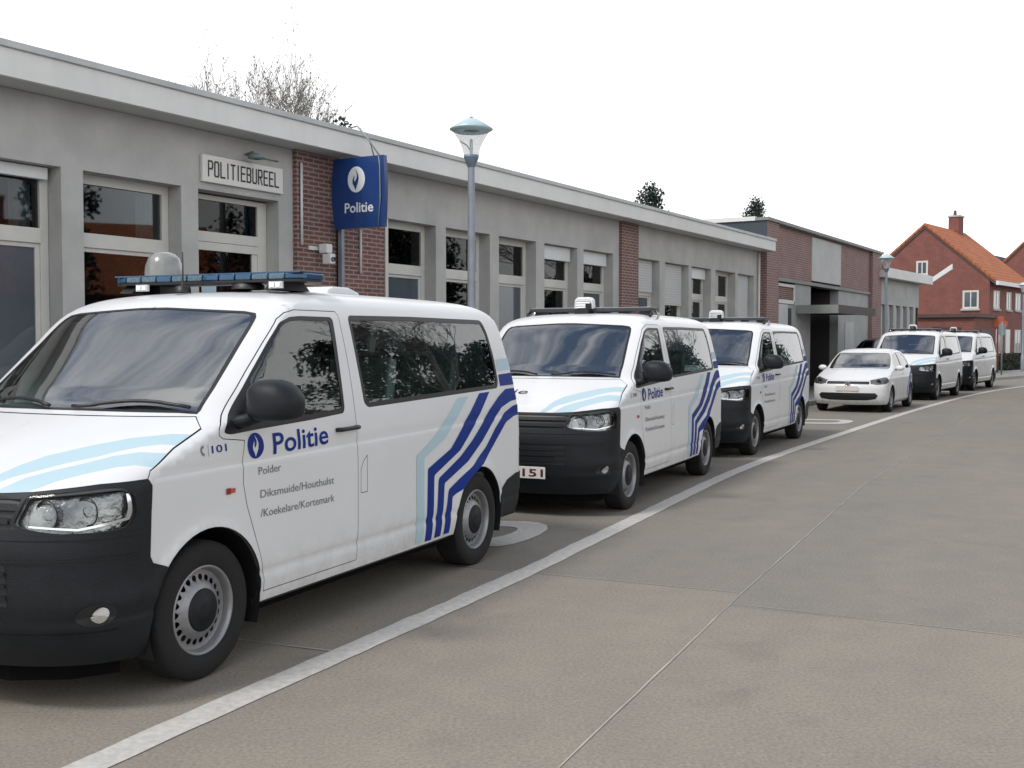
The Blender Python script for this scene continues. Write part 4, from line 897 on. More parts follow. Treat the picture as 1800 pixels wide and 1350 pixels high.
# painted letter bowls on the parking strip
def letter(name, ox, oy, ang):
    b = MB(); c, s = math.cos(ang), math.sin(ang)
    def T(p, z=.0045): x, y = p[0]+.14, p[1]-9.28; return (ox+c*x-s*y, oy+s*x+c*y, z)
    O = [(-1.3, 10.12), (-.5, 10.02), (-.05, 9.95), (.12, 9.93), (.24, 9.86), (.31, 9.72), (.31, 9.50), (.24, 9.25), (.13, 9.0), (.02, 8.82), (-.10, 8.71), (-.25, 8.68), (-.6, 8.70), (-1.3, 8.86)]
    I = [(-1.3, 9.80), (-.5, 9.71), (-.12, 9.66), (-.03, 9.64), (.03, 9.60), (.05, 9.53), (.04, 9.44), (-.01, 9.30), (-.08, 9.18), (-.16, 9.09), (-.22, 9.05), (-.30, 9.03), (-.6, 9.05), (-1.3, 9.20)]
    m = len(O); b.add([T(p) for p in O]+[T(p) for p in I], [(i, i+1, m+i+1, m+i) for i in range(m-1)], M['line'])
    b.add([T(p) for p in ((-1.55, 10.16), (-1.3, 10.12), (-1.3, 8.86), (-1.55, 8.90))], [(0, 1, 2, 3)], M['line']); return struct(b.build(name))
letter('road_lettering', -.14, 9.28, 0); letter('road_lettering', 6.5, 22.3, R(-5)); letter('road_lettering', 14.2, 36.0, R(-8))

# ------------------------------------------------------------------ police station
def frame_thing(name, label, cat, O, ang_deg, z=0, group=None):
    return thing(name, label, cat, (O[0], O[1], z), R(90)-R(ang_deg), group)
# local axes: x along the street, y into the building
st = frame_thing('police_station', 'long low grey rendered police station with flat roof, pale fascia and brick piers', 'building', (BO.x, BO.y), 30.8)
WY = .40; U_L = -5.2
wins = [(-1.60, -.30), (-.35, .98), (1.24, 2.54), (6.26, 7.53), (7.80, 9.07), (9.35, 10.59), (10.89, 12.16), (12.41, 13.70), (14.81, 16.03), (16.32, 17.71), (17.89, 19.14), (19.45, 20.88), (21.05, 22.35)]
doorw = (2.79, 4.11); HEAD = 3.37; SILL = .95
wl = MB()
def wallrun(a, b, ops):
    wl.box(a, b, WY, WY+.3, HEAD, 4.04, M['concrete'])
    e = a
    for (p, q, s_) in ops:
        wl.box(e, p, WY, WY+.3, 0, HEAD, M['concrete']);
        if s_ > 0: wl.box(p, q, WY, WY+.3, 0, s_, M['concrete'])
        e = q
    wl.box(e, b, WY, WY+.3, 0, HEAD, M['concrete'])
wallrun(U_L, 4.37, [(-4.6, -3.3, SILL), (-3.1, -1.80, SILL)]+[(a, b, SILL) for a, b in wins[:3]]+[(doorw[0], doorw[1], .0)])
wallrun(6.21, 13.97, [(a, b, SILL) for a, b in wins[3:8]]); wallrun(14.79, 22.66, [(a, b, SILL) for a, b in wins[8:]])
wl.build('wall', st)
for (a, b) in ((4.37, 6.21), (13.97, 14.79)):
    p = MB(); p.box(a+.003, b-.003, WY-.06, WY+.3, 0, 4.04, M['brick']); p.build('brick_pier', st)
pb = MB(); pb.box(6.185, 6.25, WY-.075, WY-.002, .1, 3.35, M['frame']); pb.build('corner_strip', st)
cl = MB(); cl.tube([(22.60, WY-.05, .1), (22.60, WY-.05, 4.0)], .035, M['frame'], 8); cl.build('downpipe', st)
for (u, z0, z1) in ((4.44, 2.85, 3.88), (5.62, 2.55, 3.14)):
    t = MB(); t.tube([(u, WY-.085, z0), (u, WY-.085, z1)], .018, M['white_pl'], 6); t.build('conduit', st)
fs_ = MB(); fs_.box(-5.6, 22.92, 0, .06, 4.045, 4.305, M['fascia']); fs_.box(-5.6, 22.92, .06, WY+.35, 4.045, 4.075, M['soffit']); fs_.box(22.86, 22.92, .06, 8.2, 4.045, 4.305, M['fascia']); fs_.build('fascia', st, bevel=.004)
lp_ = MB(); lp_.box(-5.62, 22.94, -.03, .09, 4.305, 4.37, M['lip']); lp_.box(22.84, 22.94, .09, 8.2, 4.305, 4.37, M['lip']); lp_.build('roof_trim', st, bevel=.006)
rf_ = MB(); rf_.box(-5.6, 22.84, .09, 8.2, 4.08, 4.33, M['roof']); rf_.build('roof', st)
bk = MB(); bk.box(-5.2, 22.6, 8.0, 8.2, 0, 4.08, M['concrete']); bk.box(-5.2, -5.0, .7, 8.0, 0, 4.08, M['concrete']); bk.box(22.4, 22.66, .7, 8.0, 0, 4.08, M['brick']); bk.build('rear_wall', st)
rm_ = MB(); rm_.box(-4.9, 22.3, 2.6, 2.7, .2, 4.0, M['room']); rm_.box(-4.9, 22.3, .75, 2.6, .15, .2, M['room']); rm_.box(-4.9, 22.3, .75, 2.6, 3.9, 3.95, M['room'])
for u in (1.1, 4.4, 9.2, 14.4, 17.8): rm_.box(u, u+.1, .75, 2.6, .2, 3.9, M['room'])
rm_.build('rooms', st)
vt = MB(); vt.lathe([(.11, 4.3), (.11, 4.62), (.16, 4.62), (.16, 4.74), (.02, 4.78)], M['black'], 14, 'z', (20.6, 1.6, 0)); vt.build('roof_vent', st)

def window(u0, u1, z0, z1, kind, trans=(2.61, 2.76), right=.10):
    y = WY+.20; f = MB(); t = .055; F_ = M['frame']; zt0, zt1 = trans
    f.box(u0+.005, u0+t, y, y+.07, z0, z1, F_); f.box(u1-right, u1-.005, y, y+.07, z0, z1, F_)
    f.box(u0+t, u1-right, y, y+.07, z1-.10, z1, F_); f.box(u0+t, u1-right, y, y+.07, z0, z0+.06, F_)
    if kind != 'closed': f.box(u0+t, u1-right, y-.015, y+.07, zt0, zt1, F_)
    # inner casement on the lower half
    f.box(u0+t, u0+t+.04, y+.012, y+.06, z0+.06, zt0, F_); f.box(u1-right-.055, u1-right, y+.012, y+.06, z0+.06, zt0, F_); f.box(u0+t+.04, u1-right-.055, y+.012, y+.06, zt0-.045, zt0, F_)
    f.box(u0+.005, u1-.005, y-.10, y, z0-.02, z0+.02, M['panel'])
    o = f.build('window', st, bevel=.004)
    p = MB(); p.box(u0+t, u1-right, y+.030, y+.036, zt1, z1-.10, M['pane']); p.build('pane', o)
    p = MB(); p.box(u0+t+.04, u1-right-.055, y+.030, y+.036, z0+.06, zt0-.045, M['frost'] if 'frost' in kind else M['pane']); p.build('pane', o)
    if 'curt' in kind:
        c = MB(); n = 14; xs_ = np.linspace(u1-right-.26, u1-right-.02, n); vs = [(x, y+.13+.02*math.sin(i*1.7), z) for z in (zt1, z1-.12) for i, x in enumerate(xs_)]
        c.add(vs, [(i, i+1, n+i+1, n+i) for i in range(n-1)], M['curtain'], True); c.build('curtain', o)
    if 'box' in kind:
        b = MB(); b.box(u0+.01, u1-.06, y-.08, y+.001, z1-.26 if 'box2' in kind else z1-.13, z1-.01, M['white_pl']); b.build('roller_box', o, bevel=.006)
    if 'sh' in kind:
        zb = {'sh1': 2.68, 'sh2': 2.44, 'closed_sh': z0}.get([k for k in ('closed_sh', 'sh1', 'sh2') if k in kind][0])
        b = MB(); b.box(u0+.02, u1-.10, y-.06, y-.02, zb, z1-.01, M['shutter']); b.build('roller_shutter', o)
    return o
kinds = ['frost', 'frost_box_curt', 'plain_curt', 'frost_curt', 'plain_curt', 'frost_curt', 'plain_box2_curt', 'frost_box2', 'frost_sh1', 'plain_sh2', 'plain_box2_curt', 'plain_curt', 'closed_sh']
for (a, b), k in zip(wins, kinds): window(a, b, SILL, HEAD, k)
window(-4.6, -3.3, SILL, HEAD, 'plain'); window(-3.1, -1.8, SILL, HEAD, 'frost')
# entrance door with fanlight
y = WY+.2; d = MB(); a, b = doorw; F_ = M['frame']
d.box(a+.005, a+.06, y, y+.08, .12, HEAD-.02, F_); d.box(b-.16, b-.005, y, y+.08, .12, HEAD-.02, F_); d.box(a+.06, b-.16, y, y+.08, 3.29, HEAD-.02, F_); d.box(a+.06, b-.16, y-.01, y+.08, 2.80, 2.92, F_); d.box(a+.06, b-.16, y-.005, y+.07, 2.70, 2.797, F_)
d.box(a+.06, a+.13, y+.01, y+.07, .12, 2.70, F_); d.box(b-.25, b-.16, y+.01, y+.07, .12, 2.70, F_); d.box(a+.13, b-.25, y+.01, y+.07, .12, .5, F_); d.box(a+.13, b-.25, y+.01, y+.07, 1.25, 1.33, F_)
do = d.build('entrance_door', st, bevel=.004)
p = MB(); p.box(a+.06, b-.16, y+.03, y+.036, 2.92, 3.29, M['pane']); p.build('pane', do); p = MB(); p.box(a+.13, b-.25, y+.03, y+.036, .5, 2.70, M['pane']); p.build('pane', do)
c = MB(); c.tube([(b-.2, y-.03, 1.0), (b-.2, y-.03, 1.35)], .014, M['chrome'], 8); c.build('door_handle', do)
nt_ = MB(); nt_.box(a+.25, a+.48, y+.022, y+.028, 1.72, 2.32, M['lblue']); nt_.build('notice', do)

# name board over the door
def board_text(mb, txt, x0, x1, zb, cap, ypos, m, bold=0, spacing=1):
    vs, fs, w0 = text_pts(txt, bold, spacing); mb.add([(x0+v[0]*(x1-x0), ypos, zb+v[1]/.7*cap) for v in vs], fs, m)
def boxfont(mb, txt, x0, x1, zb, cap, ypos, m, sw=.022):
    """squared block capitals drawn with straight strokes"""
    G = {'P': [[(0, 0), (0, 1), (.85, 1), (1, .88), (1, .6), (.85, .48), (0, .48)]], 'O': [[(.15, 0), (0, .12), (0, .88), (.15, 1), (.85, 1), (1, .88), (1, .12), (.85, 0), (.15, 0)]],
         'L': [[(0, 1), (0, 0), (1, 0)]], 'I': [[(.5, 0), (.5, 1)]], 'T': [[(0, 1), (1, 1)], [(.5, 1), (.5, 0)]], 'E': [[(1, 0), (0, 0), (0, 1), (1, 1)], [(0, .52), (.85, .52)]],
         'B': [[(0, 0), (0, 1), (.8, 1), (1, .88), (1, .64), (.85, .52), (1, .4), (1, .12), (.8, 0), (0, 0)], [(0, .52), (.85, .52)]], 'U': [[(0, 1), (0, .12), (.15, 0), (.85, 0), (1, .12), (1, 1)]],
         'R': [[(0, 0), (0, 1), (.85, 1), (1, .88), (1, .62), (.85, .50), (0, .50)], [(.5, .50), (1, 0)]]}
    adv = [.55 if ch == 'I' else 1 for ch in txt]; gap = .60; tot = sum(adv)+gap*(len(txt)-1); k = (x1-x0)/tot; x = x0; lay = 0
    for ch, ad in zip(txt, adv):
        for line in G[ch]:
            for q, (a, b) in enumerate(zip(line[:-1], line[1:])):
                A = Vector((x+(a[0] if ch != 'I' else .27)*k*(1 if ch != 'I' else 1), zb+a[1]*cap)); B = Vector((x+(b[0] if ch != 'I' else .27)*k, zb+b[1]*cap)); dd = (B-A).normalized(); A = A-dd*sw*.5; B = B+dd*sw*.5; pp = Vector((-dd.y, dd.x))*sw/2
                yy = ypos-.0006*(lay % 4); lay += 1; mb.add([(v.x, yy, v.y) for v in (A+pp, B+pp, B-pp, A-pp)], [(0, 1, 2, 3)], m)
        x += (ad+gap)*k
nb = MB(); nb.box(2.82, 4.15, WY-.045, WY-.003, 3.455, 3.765, M['sign_w']); nbo = nb.build('name_board', None, (BO.x, BO.y, 0), (0, 0, R(90)-BA), bevel=.006)
tag(nbo, 'white board reading POLITIEBUREEL over the glass entrance door', 'sign')
t = MB(); boxfont(t, 'POLITIEBUREEL', 2.91, 4.06, 3.53, .165, WY-.048, M['ink'], .0195); t.build('lettering', nbo)
wb = MB(); wb.tube([(3.55, WY-.01, 3.86), (3.55, WY-.12, 3.88), (3.55, WY-.16, 3.84)], .018, M['green_metal'], 8); wb.lathe([(.02, 3.86), (.09, 3.83), (.11, 3.80), (.04, 3.79)], M['green_metal'], 16, 'z', (3.55, WY-.18, 0)); wb.tube([(3.60, WY-.012, 3.855), (4.1, WY-.012, 3.855)], .008, M['green_metal'], 6)
tag(wb.build('wall_lamp', None, (BO.x, BO.y, 0), (0, 0, R(90)-BA)), 'small weathered green lamp bracket just above the white name board', 'wall lamp')

# projecting blue sign on its mast
sg = frame_thing('projecting_sign', 'blue projecting sign with white flame emblem and Politie on a grey mast', 'sign', (BO.x, BO.y), 30.8)
us = 5.02
m_ = MB(); m_.box(us+.06, us+.12, -.02+.22, .04+.22, .1, 3.30, M['pole']); m_.box(us+.125, us+.21, WY-.10, WY-.065, 1.9, 3.2, M['black']); m_.build('mast', sg)  # black strip on the pier stands in for the shadowed recess beside the mast
W_, Hh = .80, .90; y_in = .24; pan = MB(); prof = []
def px_(s, t): # s 0..1 outwards, t 0..1 upwards; sheet bows slightly like the real box
    yy = y_in-s*W_; zz = 3.085+t*Hh
    side = .045*math.sin(math.pi*min(1, max(0, (t-.05)/1.0)))**1.0
    if s < .5: yy += side*(1-2*s)
    else: yy -= side*.45*(2*s-1)
    bow = .022*math.sin(math.pi*s); return (us-.035-bow, yy, zz), (us+.035+bow, yy, zz)
n = 14; vs = []
for i in range(n+1):
    for j in range(n+1): vs.append(px_(i/n, j/n)[0])
fr = [(i*(n+1)+j, (i+1)*(n+1)+j, (i+1)*(n+1)+j+1, i*(n+1)+j+1) for i in range(n) for j in range(n)]
vb = [px_(i/n, j/n)[1] for i in range(n+1) for j in range(n+1)]
pan.add(vs, fr, M['sign_b'], True); pan.add(vb, fr, M['sign_b'], True)
ed = [j for j in range(n+1)]+[i*(n+1)+n for i in range(1, n+1)]+[n*(n+1)+j for j in range(n-1, -1, -1)]+[i*(n+1) for i in range(n-1, 0, -1)]
pan.add([vs[e] for e in ed]+[vb[e] for e in ed], [(i, (i+1) % len(ed), len(ed)+(i+1) % len(ed), len(ed)+i) for i in range(len(ed))], M['sign_b'])
po = pan.build('sign_panel', sg)
def putp(x, z, l): # x, z in metres on the panel, from its outer lower corner
    s = 1-x/W_; p_ = px_(max(0, min(1, s)), z/Hh)[0]; return (p_[0]-.004-.0025*l, y_in-s*W_, 3.085+z)
def putm(x, z, l): return putp(W_-x, z, l)
e = MB(); flame(None, lambda x, z, l: putm(x, z, l), e, .385, .617, .165, .14, M['sign_lt'], M['sign_b'], 36); e.build('emblem', po)
vs_, fs2, w0 = text_pts('Politie', .018); e = MB(); e.add([putm(.19+v[0]*.46, .20+v[1]/.7*.125, 0) for v in vs_], fs2, M['sign_lt']); e.build('lettering', po)
e = MB(); e.tube([(us-.05, y_in-W_+.07, 3.09), (us-.055, y_in-W_+.035, 3.45), (us-.05, y_in-W_+.045, 3.85), (us-.04, y_in-W_+.07, 3.98)], .008, M['pole'], 6); e.build('edge_strip', po)
for k in (0, 1):
    e = MB(); yk = y_in-W_+.17-.09*k; e.tube([(us, yk, 3.98), (us+.01, -.30+(.02*k), 4.22), (us+.02, -.10, 4.40), (us+.03, .02, 4.385)], .010, M['pole'], 6); e.build('hanger_wire', sg)
for zb_ in (3.7, 3.2): e = MB(); e.box(us+.02, us+.10, y_in-.05, y_in+.16, zb_, zb_+.06, M['pole']); e.build('wall_bracket', sg)

# security camera on the brick pier
sc = frame_thing('security_camera', 'small white security camera on the brick pier left of the blue sign', 'camera', (BO.x, BO.y), 30.8)
c = MB(); c.box(4.58, 4.80, WY-.085, WY-.065, 2.80, 2.85, M['white_pl']); c.tube([(4.76, WY-.09, 2.82), (4.77, WY-.16, 2.82)], .02, M['white_pl'], 8); c.build('bracket', sc)
c = MB(); c.box(4.72, 4.83, WY-.26, WY-.12, 2.76, 2.88, M['white_pl']); c.box(4.74, 4.84, WY-.30, WY-.16, 2.62, 2.755, M['white_pl']); c.build('housing', sc, bevel=.015)
c = MB(); c.lathe([(.03, -.02), (.03, 0.0), (.001, 0.0)], M['black'], 14, 'y', (4.78, WY-.30, 2.68)); c.build('lens', sc)

# ------------------------------------------------------------------ street lamps
def street_lamp(label, x, y, top):
    o = thing('street_lamp', label, 'street lamp', (x, y, 0), 0, 'street lamps along the station')
    p = MB(); p.lathe([(.085, .0), (.085, .9), (.055, .95), (.050, 2.4), (.042, top-.60)], M['pole'], 16); p.lathe([(.13, 0), (.13, .03), (.09, .05)], M['pole'], 16); p.build('pole', o)
    p = MB(); t = top; p.lathe([(.045, t-.62), (.06, t-.585), (.095, t-.50), (.098, t-.47), (.001, t-.47)], M['lamp_dark'], 28); p.build('lamp_housing', o)
    p = MB(); p.lathe([(.093, t-.47), (.115, t-.38), (.165, t-.27), (.225, t-.178)], M['lamp_glass'], 32); p.build('lamp_bowl', o, fixn=False)
    p = MB(); p.lathe([(.10, t-.165), (.22, t-.178), (.272, t-.150), (.275, t-.140), (.16, t-.062), (.07, t-.015), (.001, t+.0)], M['lamp_top'], 36); p.lathe([(.022, t-.005), (.022, t+.012), (.001, t+.018)], M['lamp_dark'], 12); p.build('lamp_canopy', o)
    p = MB(); p.tube([(.0, 0, t-.47), (-.012, 0, t-.41), (-.05, 0, t-.35), (-.14, 0, t-.29)], .008, M['rust'], 6); p.lathe([(.018, t-.47), (.022, t-.40), (.02, t-.28), (.001, t-.26)], M['white_pl'], 12, 'z'); p.build('bulb', o)
    return o
street_lamp('tallest looking grey street lamp, nearest, rising behind the first van', -.513, 14.0, 4.44)
street_lamp('grey street lamp in front of the low wing past the brick hall', 12.85, 38.0, 4.62)
street_lamp('farthest grey street lamp, at the right edge beside the red brick house', 25.9, 56.0, 4.62)

# ------------------------------------------------------------------ brick hall next door
hl = frame_thing('brick_hall', 'taller flat-roofed brick hall with grey panels, dark entrance and thin canopy', 'building', (BO.x, BO.y), 30.8)
b = MB(); B_ = M['brick_h']
b.box(23.05, 24.12, WY-.12, WY+.4, 0, 4.90, B_); b.box(35.40, 36.85, WY-.12, WY+.4, 0, 4.90, B_); b.box(24.12, 27.75, WY, WY+.4, 3.45, 4.90, B_); b.box(31.22, 35.40, WY, WY+.4, 3.45, 4.90, B_); b.box(27.75, 31.22, WY, WY+.4, 4.84, 4.90, B_)
b.box(36.45, 36.85, WY+.4, 10, 0, 4.90, B_); b.box(23.05, 36.85, 9.7, 10, 0, 4.90, B_); b.build('wall', hl)
b = MB(); b.box(23.02, 23.046, WY-.12, 9.7, 4.36, 4.90, M['slate']); b.box(23.02, 23.046, WY+.4, 9.7, 0, 4.358, M['slate']); b.build('side_cladding', hl)
b = MB(); b.box(22.98, 36.92, WY-.18, WY+.20, 4.905, 4.99, M['coping']); b.box(22.98, 23.35, WY+.20, 2.3, 4.905, 5.02, M['fascia']); b.build('parapet_trim', hl)
b = MB(); b.box(23.1, 36.8, WY+.2, 10, 4.80, 4.90, M['roof']); b.build('roof', hl)
b = MB(); b.box(27.76, 31.21, WY-.03, WY+.3, 3.50, 4.835, M['panel']); b.build('upper_panel', hl)
b = MB(); b.box(24.12, 35.40, WY-.05, WY+.3, 3.34, 3.44, M['coping']); b.build('ledge', hl)
b = MB(); b.box(26.15, 27.80, WY+.02, WY+.3, 0, 3.335, M['panel2']); b.box(24.12, 26.15, WY+.08, WY+.3, 0, 2.85, M['panel2']); b.build('lower_wall', hl); b = MB(); b.box(31.12, 35.40, WY+.02, WY+.3, 0, 3.335, M['panel2']); b.build('lower_wall', hl)
b = MB(); b.box(24.2, 26.10, WY+.06, WY+.3, 2.86, 3.20, M['brick']); b.box(24.13, 26.14, WY+.02, WY+.055, 3.205, 3.29, M['frame']); b.box(26.05, 26.145, WY+.02, WY+.055, 2.80, 3.20, M['frame']); b.box(24.13, 26.05, WY+.02, WY+.055, 2.72, 2.83, M['frame']); b.build('side_bay', hl)
b = MB(); b.box(24.25, 25.5, WY+.03, WY+.075, .3, 2.70, M['panel']); b.build('white_shutter', hl); b = MB(); b.box(25.58, 25.85, WY+.03, WY+.075, 1.2, 2.6, M['slate']); b.build('side_window', hl)
b = MB(); b.box(27.82, 31.10, WY+1.0, WY+1.1, 0, 3.29, M['darkwood']); b.box(27.80, 27.815, WY+.3, WY+1.0, 0, 3.29, M['darkwood']); b.box(31.105, 31.12, WY+.3, WY+1.0, 0, 3.29, M['darkwood'])
for u in (28.9, 30.0): b.box(u, u+.1, WY+.93, WY+.998, 0, 2.6, M['rust'])
b.build('entrance', hl)
b = MB(); b.box(28.2, 29.9, WY+.7, WY+.72, 2.75, 3.28, M['pane']); b.box(27.9, 28.15, WY+.68, WY+.75, 2.75, 3.28, M['black']); b.box(29.95, 30.15, WY+.68, WY+.75, 2.75, 3.28, M['black']); b.build('fanlight', hl)
b = MB(); b.box(26.3, 30.9, -.78, WY+.6, 2.50, 2.56, M['rust']); b.box(26.26, 30.94, -.83, -.78, 2.45, 2.70, M['rust']); b.box(26.22, 26.26, -.83, WY, 2.45, 2.70, M['coping']); b.build('canopy', hl)
b = MB(); b.box(32.0, 33.2, WY-.0, WY+.018, 1.1, 2.3, M['panel']); b.build('notice_board', hl)

# ------------------------------------------------------------------ low wing past the hall
wo = (14.18, 41.65); wg = frame_thing('low_wing', 'low grey wing with pale fascia and upright panels between brick hall and red house', 'building', wo, 34.2)
b = MB(); b.box(.1, 6.0, .4, .7, 3.05, 4.02, M['panel2']); b.box(.1, 6.0, .4, .7, 0, .8, M['panel2'])
for i in range(6): b.box(.1+i*1.0, .42+i*1.0, .38, .72, .8, 3.05, M['panel2'])
b.box(5.6, 6.0, .7, 9, 0, 4.0, M['panel2']); b.build('wall', wg)
for i in range(5):
    b = MB(); b.box(.42+i, 1.1+i, .55, .60, .8, 3.05, M['frost'] if i % 2 else M['slate']); f_ = b.build('window', wg); b = MB(); b.box(.46+i, .98+i, .50, .545, .9, 3.0, M['panel']); b.build('blind', f_)
b = MB(); b.box(-.35, 6.7, 0, .06, 4.04, 4.40, M['fascia']); b.box(6.64, 6.7, .06, 9, 4.04, 4.40, M['fascia']); b.box(-.35, 6.64, .06, 9, 4.04, 4.3, M['soffit']); b.build('fascia', wg)
b = MB(); b.box(6.02, 6.10, .45, .75, 0, 4.0, M['rust']); b.build('downpipe', wg)

# ------------------------------------------------------------------ houses
def house(name, label, O, ang, wd, ln, eave, ridge, wins_g, wins_s, group=None, chim=None, z0=0):
    """O = street corner nearest the camera; local x along the street, y into the block; gable at x = 0"""
    h = frame_thing(name, label, 'house', O, ang, 0, group)
    b = MB(); k = (ridge-eave)/(wd/2); mb_ = M['brick_r']
    b.prism([(0, 0), (wd, 0), (wd, eave), (wd/2, ridge), (0, eave)], .3, mb_, 'x', 0); b.prism([(0, 0), (wd, 0), (wd, eave), (wd/2, ridge), (0, eave)], .3, mb_, 'x', ln-.3)
    b.box(.3, ln-.3, 0, .3, 0, eave, mb_); b.box(.3, ln-.3, wd-.3, wd, 0, eave, mb_); b.build('wall', h)
    r = MB(); sl = math.hypot(wd/2, ridge-eave); a = math.atan2(ridge-eave, wd/2)
    for s_ in (0, 1):
        vs = []
        for x in (-.08, ln+.08):
            for (yy, zz) in ((-.35, eave-.35*k+.02), (wd/2, ridge+.02), (wd/2, ridge+.16), (-.42, eave-.35*k+.14)):
                vs.append((x, yy if not s_ else wd-yy, zz))
        r.add(vs, [(0, 1, 2, 3), (4, 7, 6, 5), (0, 4, 5, 1), (1, 5, 6, 2), (2, 6, 7, 3), (3, 7, 4, 0)], M['tiles'])
    ro = r.build('roof', h)
    if chim:
        c = MB(); x, y = chim; c.box(x-.45, x+.45, y-.3, y+.3, ridge-.6, ridge+.95, mb_); c.box(x-.5, x+.5, y-.35, y+.35, ridge+.95, ridge+1.05, M['panel2']); c.lathe([(.1, ridge+1.05), (.08, ridge+1.35), (.001, ridge+1.36)], M['rust'], 10, 'z', (x-.2, y, 0)); c.build('chimney', ro)
    g_ = MB(); g_.box(-.1, ln+.1, -.50, -.352, eave-.42, eave-.20, M['white_pl']); g_.build('gutter', h)
    v = MB()
    for s_ in (0, 1):
        q = [(-.35, eave-.35*k+.0), (wd/2, ridge), (wd/2, ridge-.14), (-.35, eave-.35*k-.14)]; q = [(yy if not s_ else wd-yy, zz) for yy, zz in q]; v.prism(q, .05, M['rust'], 'x', -.055)
    v.build('verge_board', h)
    for (y0, y1, za, zb) in wins_g:
        f = MB(); t = .10; f.box(-.03, .02, y0, y0+t, za, zb, M['frame']); f.box(-.03, .02, y1-t, y1, za, zb, M['frame']); f.box(-.03, .02, y0+t, y1-t, za, za+t, M['frame']); f.box(-.03, .02, y0+t, y1-t, zb-t, zb, M['frame']); f.box(-.03, .02, (y0+y1)/2-.03, (y0+y1)/2+.03, za+t, zb-t, M['frame']); f.box(-.10, .0, y0-.08, y1+.08, za-.10, za-.002, M['panel2'])
        o = f.build('window', h); p = MB(); p.box(-.015, -.010, y0+t, y1-t, za+t, zb-t, M['frost']); p.build('pane', o)
    for w_ in wins_s:
        x0, x1, za, zb = w_[:4]; f = MB(); t = .10
        if len(w_) > 4:
            f.box(x0, x1, -.05, .01, za, zb, M['white_pl']); f.build('front_door', h); continue
        f.box(x0, x0+t, -.03, .02, za, zb, M['frame']); f.box(x1-t, x1, -.03, .02, za, zb, M['frame']); f.box(x0+t, x1-t, -.03, .02, za, za+t, M['frame']); f.box(x0+t, x1-t, -.03, .02, zb-t, zb, M['frame']); f.box((x0+x1)/2-.03, (x0+x1)/2+.03, -.03, .02, za+t, zb-t, M['frame']); f.box(x0-.08, x1+.08, -.1, 0, za-.1, za-.002, M['panel2'])
        o = f.build('window', h); p = MB(); p.box(x0+t, x1-t, -.015, -.010, za+t, zb-t, M['frost']); p.build('pane', o)
    return h
house('brick_house', 'red brick gabled house with orange tiled roof and a chimney, behind the last vans', (25.9, 60.0), 38.5, 7.0, 7.46, 5.1, 8.1, [(.55, 1.40, 3.42, 4.42), (3.30, 3.95, 5.35, 6.15)], [(.7, 1.9, 3.42, 4.42), (3.3, 4.3, 3.42, 4.42), (.9, 2.2, .9, 2.3), (3.2, 4.1, .1, 2.3, 'd'), (5.2, 6.4, 3.42, 4.42), (5.2, 6.5, .9, 2.3)], chim=(5.6, 3.5))
house('brick_house', 'dark red gabled house at the right edge, only a roof slope showing', (41.6, 76.5), 38.5, 9.0, 10, 5.6, 10.0, [(3.9, 4.9, 6.2, 7.2)], [], chim=None)
hg = thing('flat_roof_house', 'grey upper part of a flat-roofed house seen past the orange roof', 'house', (39.2, 92, 0), R(52)); b = MB(); b.box(0, 6, 0, 6, 0, 8.6, M['panel2']); b.build('wall', hg); b = MB(); b.box(-.2, 6.2, -.2, 6.2, 8.6, 8.9, M['slate']); b.build('roof', hg)
for u_ in (1, 3.4): b = MB(); b.box(u_, u_+1.3, -.05, .02, 6.9, 8.1, M['frame']); b.build('window', hg)
# low brick annex in front of the gable
an = frame_thing('brick_annex', 'low dark red brick annex with flat coping in front of the house gable', 'building', (21.55, 51.5), 38.5)
b = MB(); b.box(0, 3.6, 0, .3, 0, 2.75, M['brick_r']); b.box(0, .3, .3, 4.6, 0, 2.75, M['brick_r']); b.box(0, 3.6, 4.3, 4.6, 0, 2.75, M['brick_r']); b.build('wall', an); b = MB(); b.box(-.15, 3.75, -.15, 4.75, 2.76, 2.92, M['rust']); b.build('coping', an)
b = MB(); b.box(1.0, 2.6, -.03, .0, .1, 2.2, M['darkwood']); b.build('door', an)
b = MB(); b.prism([(1.90, 4.38), (1.90, 4.62), (.95, 5.25), (.95, 5.0)], .12, M['white_pl'], 'x', .0); o = b.build('roof_edge_board', an, (-.35, .0, 0))
# garden wall
gw = frame_thing('garden_wall', 'low red brick garden wall between the wing and the house', 'wall', (18.8, 48.6), 37); b = MB(); b.box(0, 3.4, 0, .25, 0, 2.2, M['brick_r']); b.build('wall', gw); b = MB(); b.box(-.03, 3.43, -.04, .29, 2.2, 2.28, M['rust']); b.build('coping', gw)

# small things near the end of the row
sp = thing('sign_post', 'thin green-grey sign post standing just behind the last van', 'post', (22.0, 49.6, 0)); b = MB(); b.tube([(0, 0, 0), (0, 0, 2.5)], .035, M['green_metal'], 8); b.build('post', sp); b = MB(); b.box(-.16, .16, -.02, .0, 1.9, 2.4, M['pole']); b.build('plate', sp)
osg = thing('road_works_sign', 'bright orange sign on a post in front of the red brick house', 'sign', (23.75, 54.0, 0), R(-12)); b = MB(); b.tube([(0, 0, 0), (0, 0, 2.6)], .04, M['orange'], 8); b.build('post', osg); b = MB(); b.prism([(-.42, 2.35), (.42, 2.35), (.42, 2.6), (.25, 2.63), (.25, 2.85), (-.25, 2.85), (-.25, 2.63), (-.42, 2.6)], .05, M['orange'], 'y', -.06); b.build('board', osg)
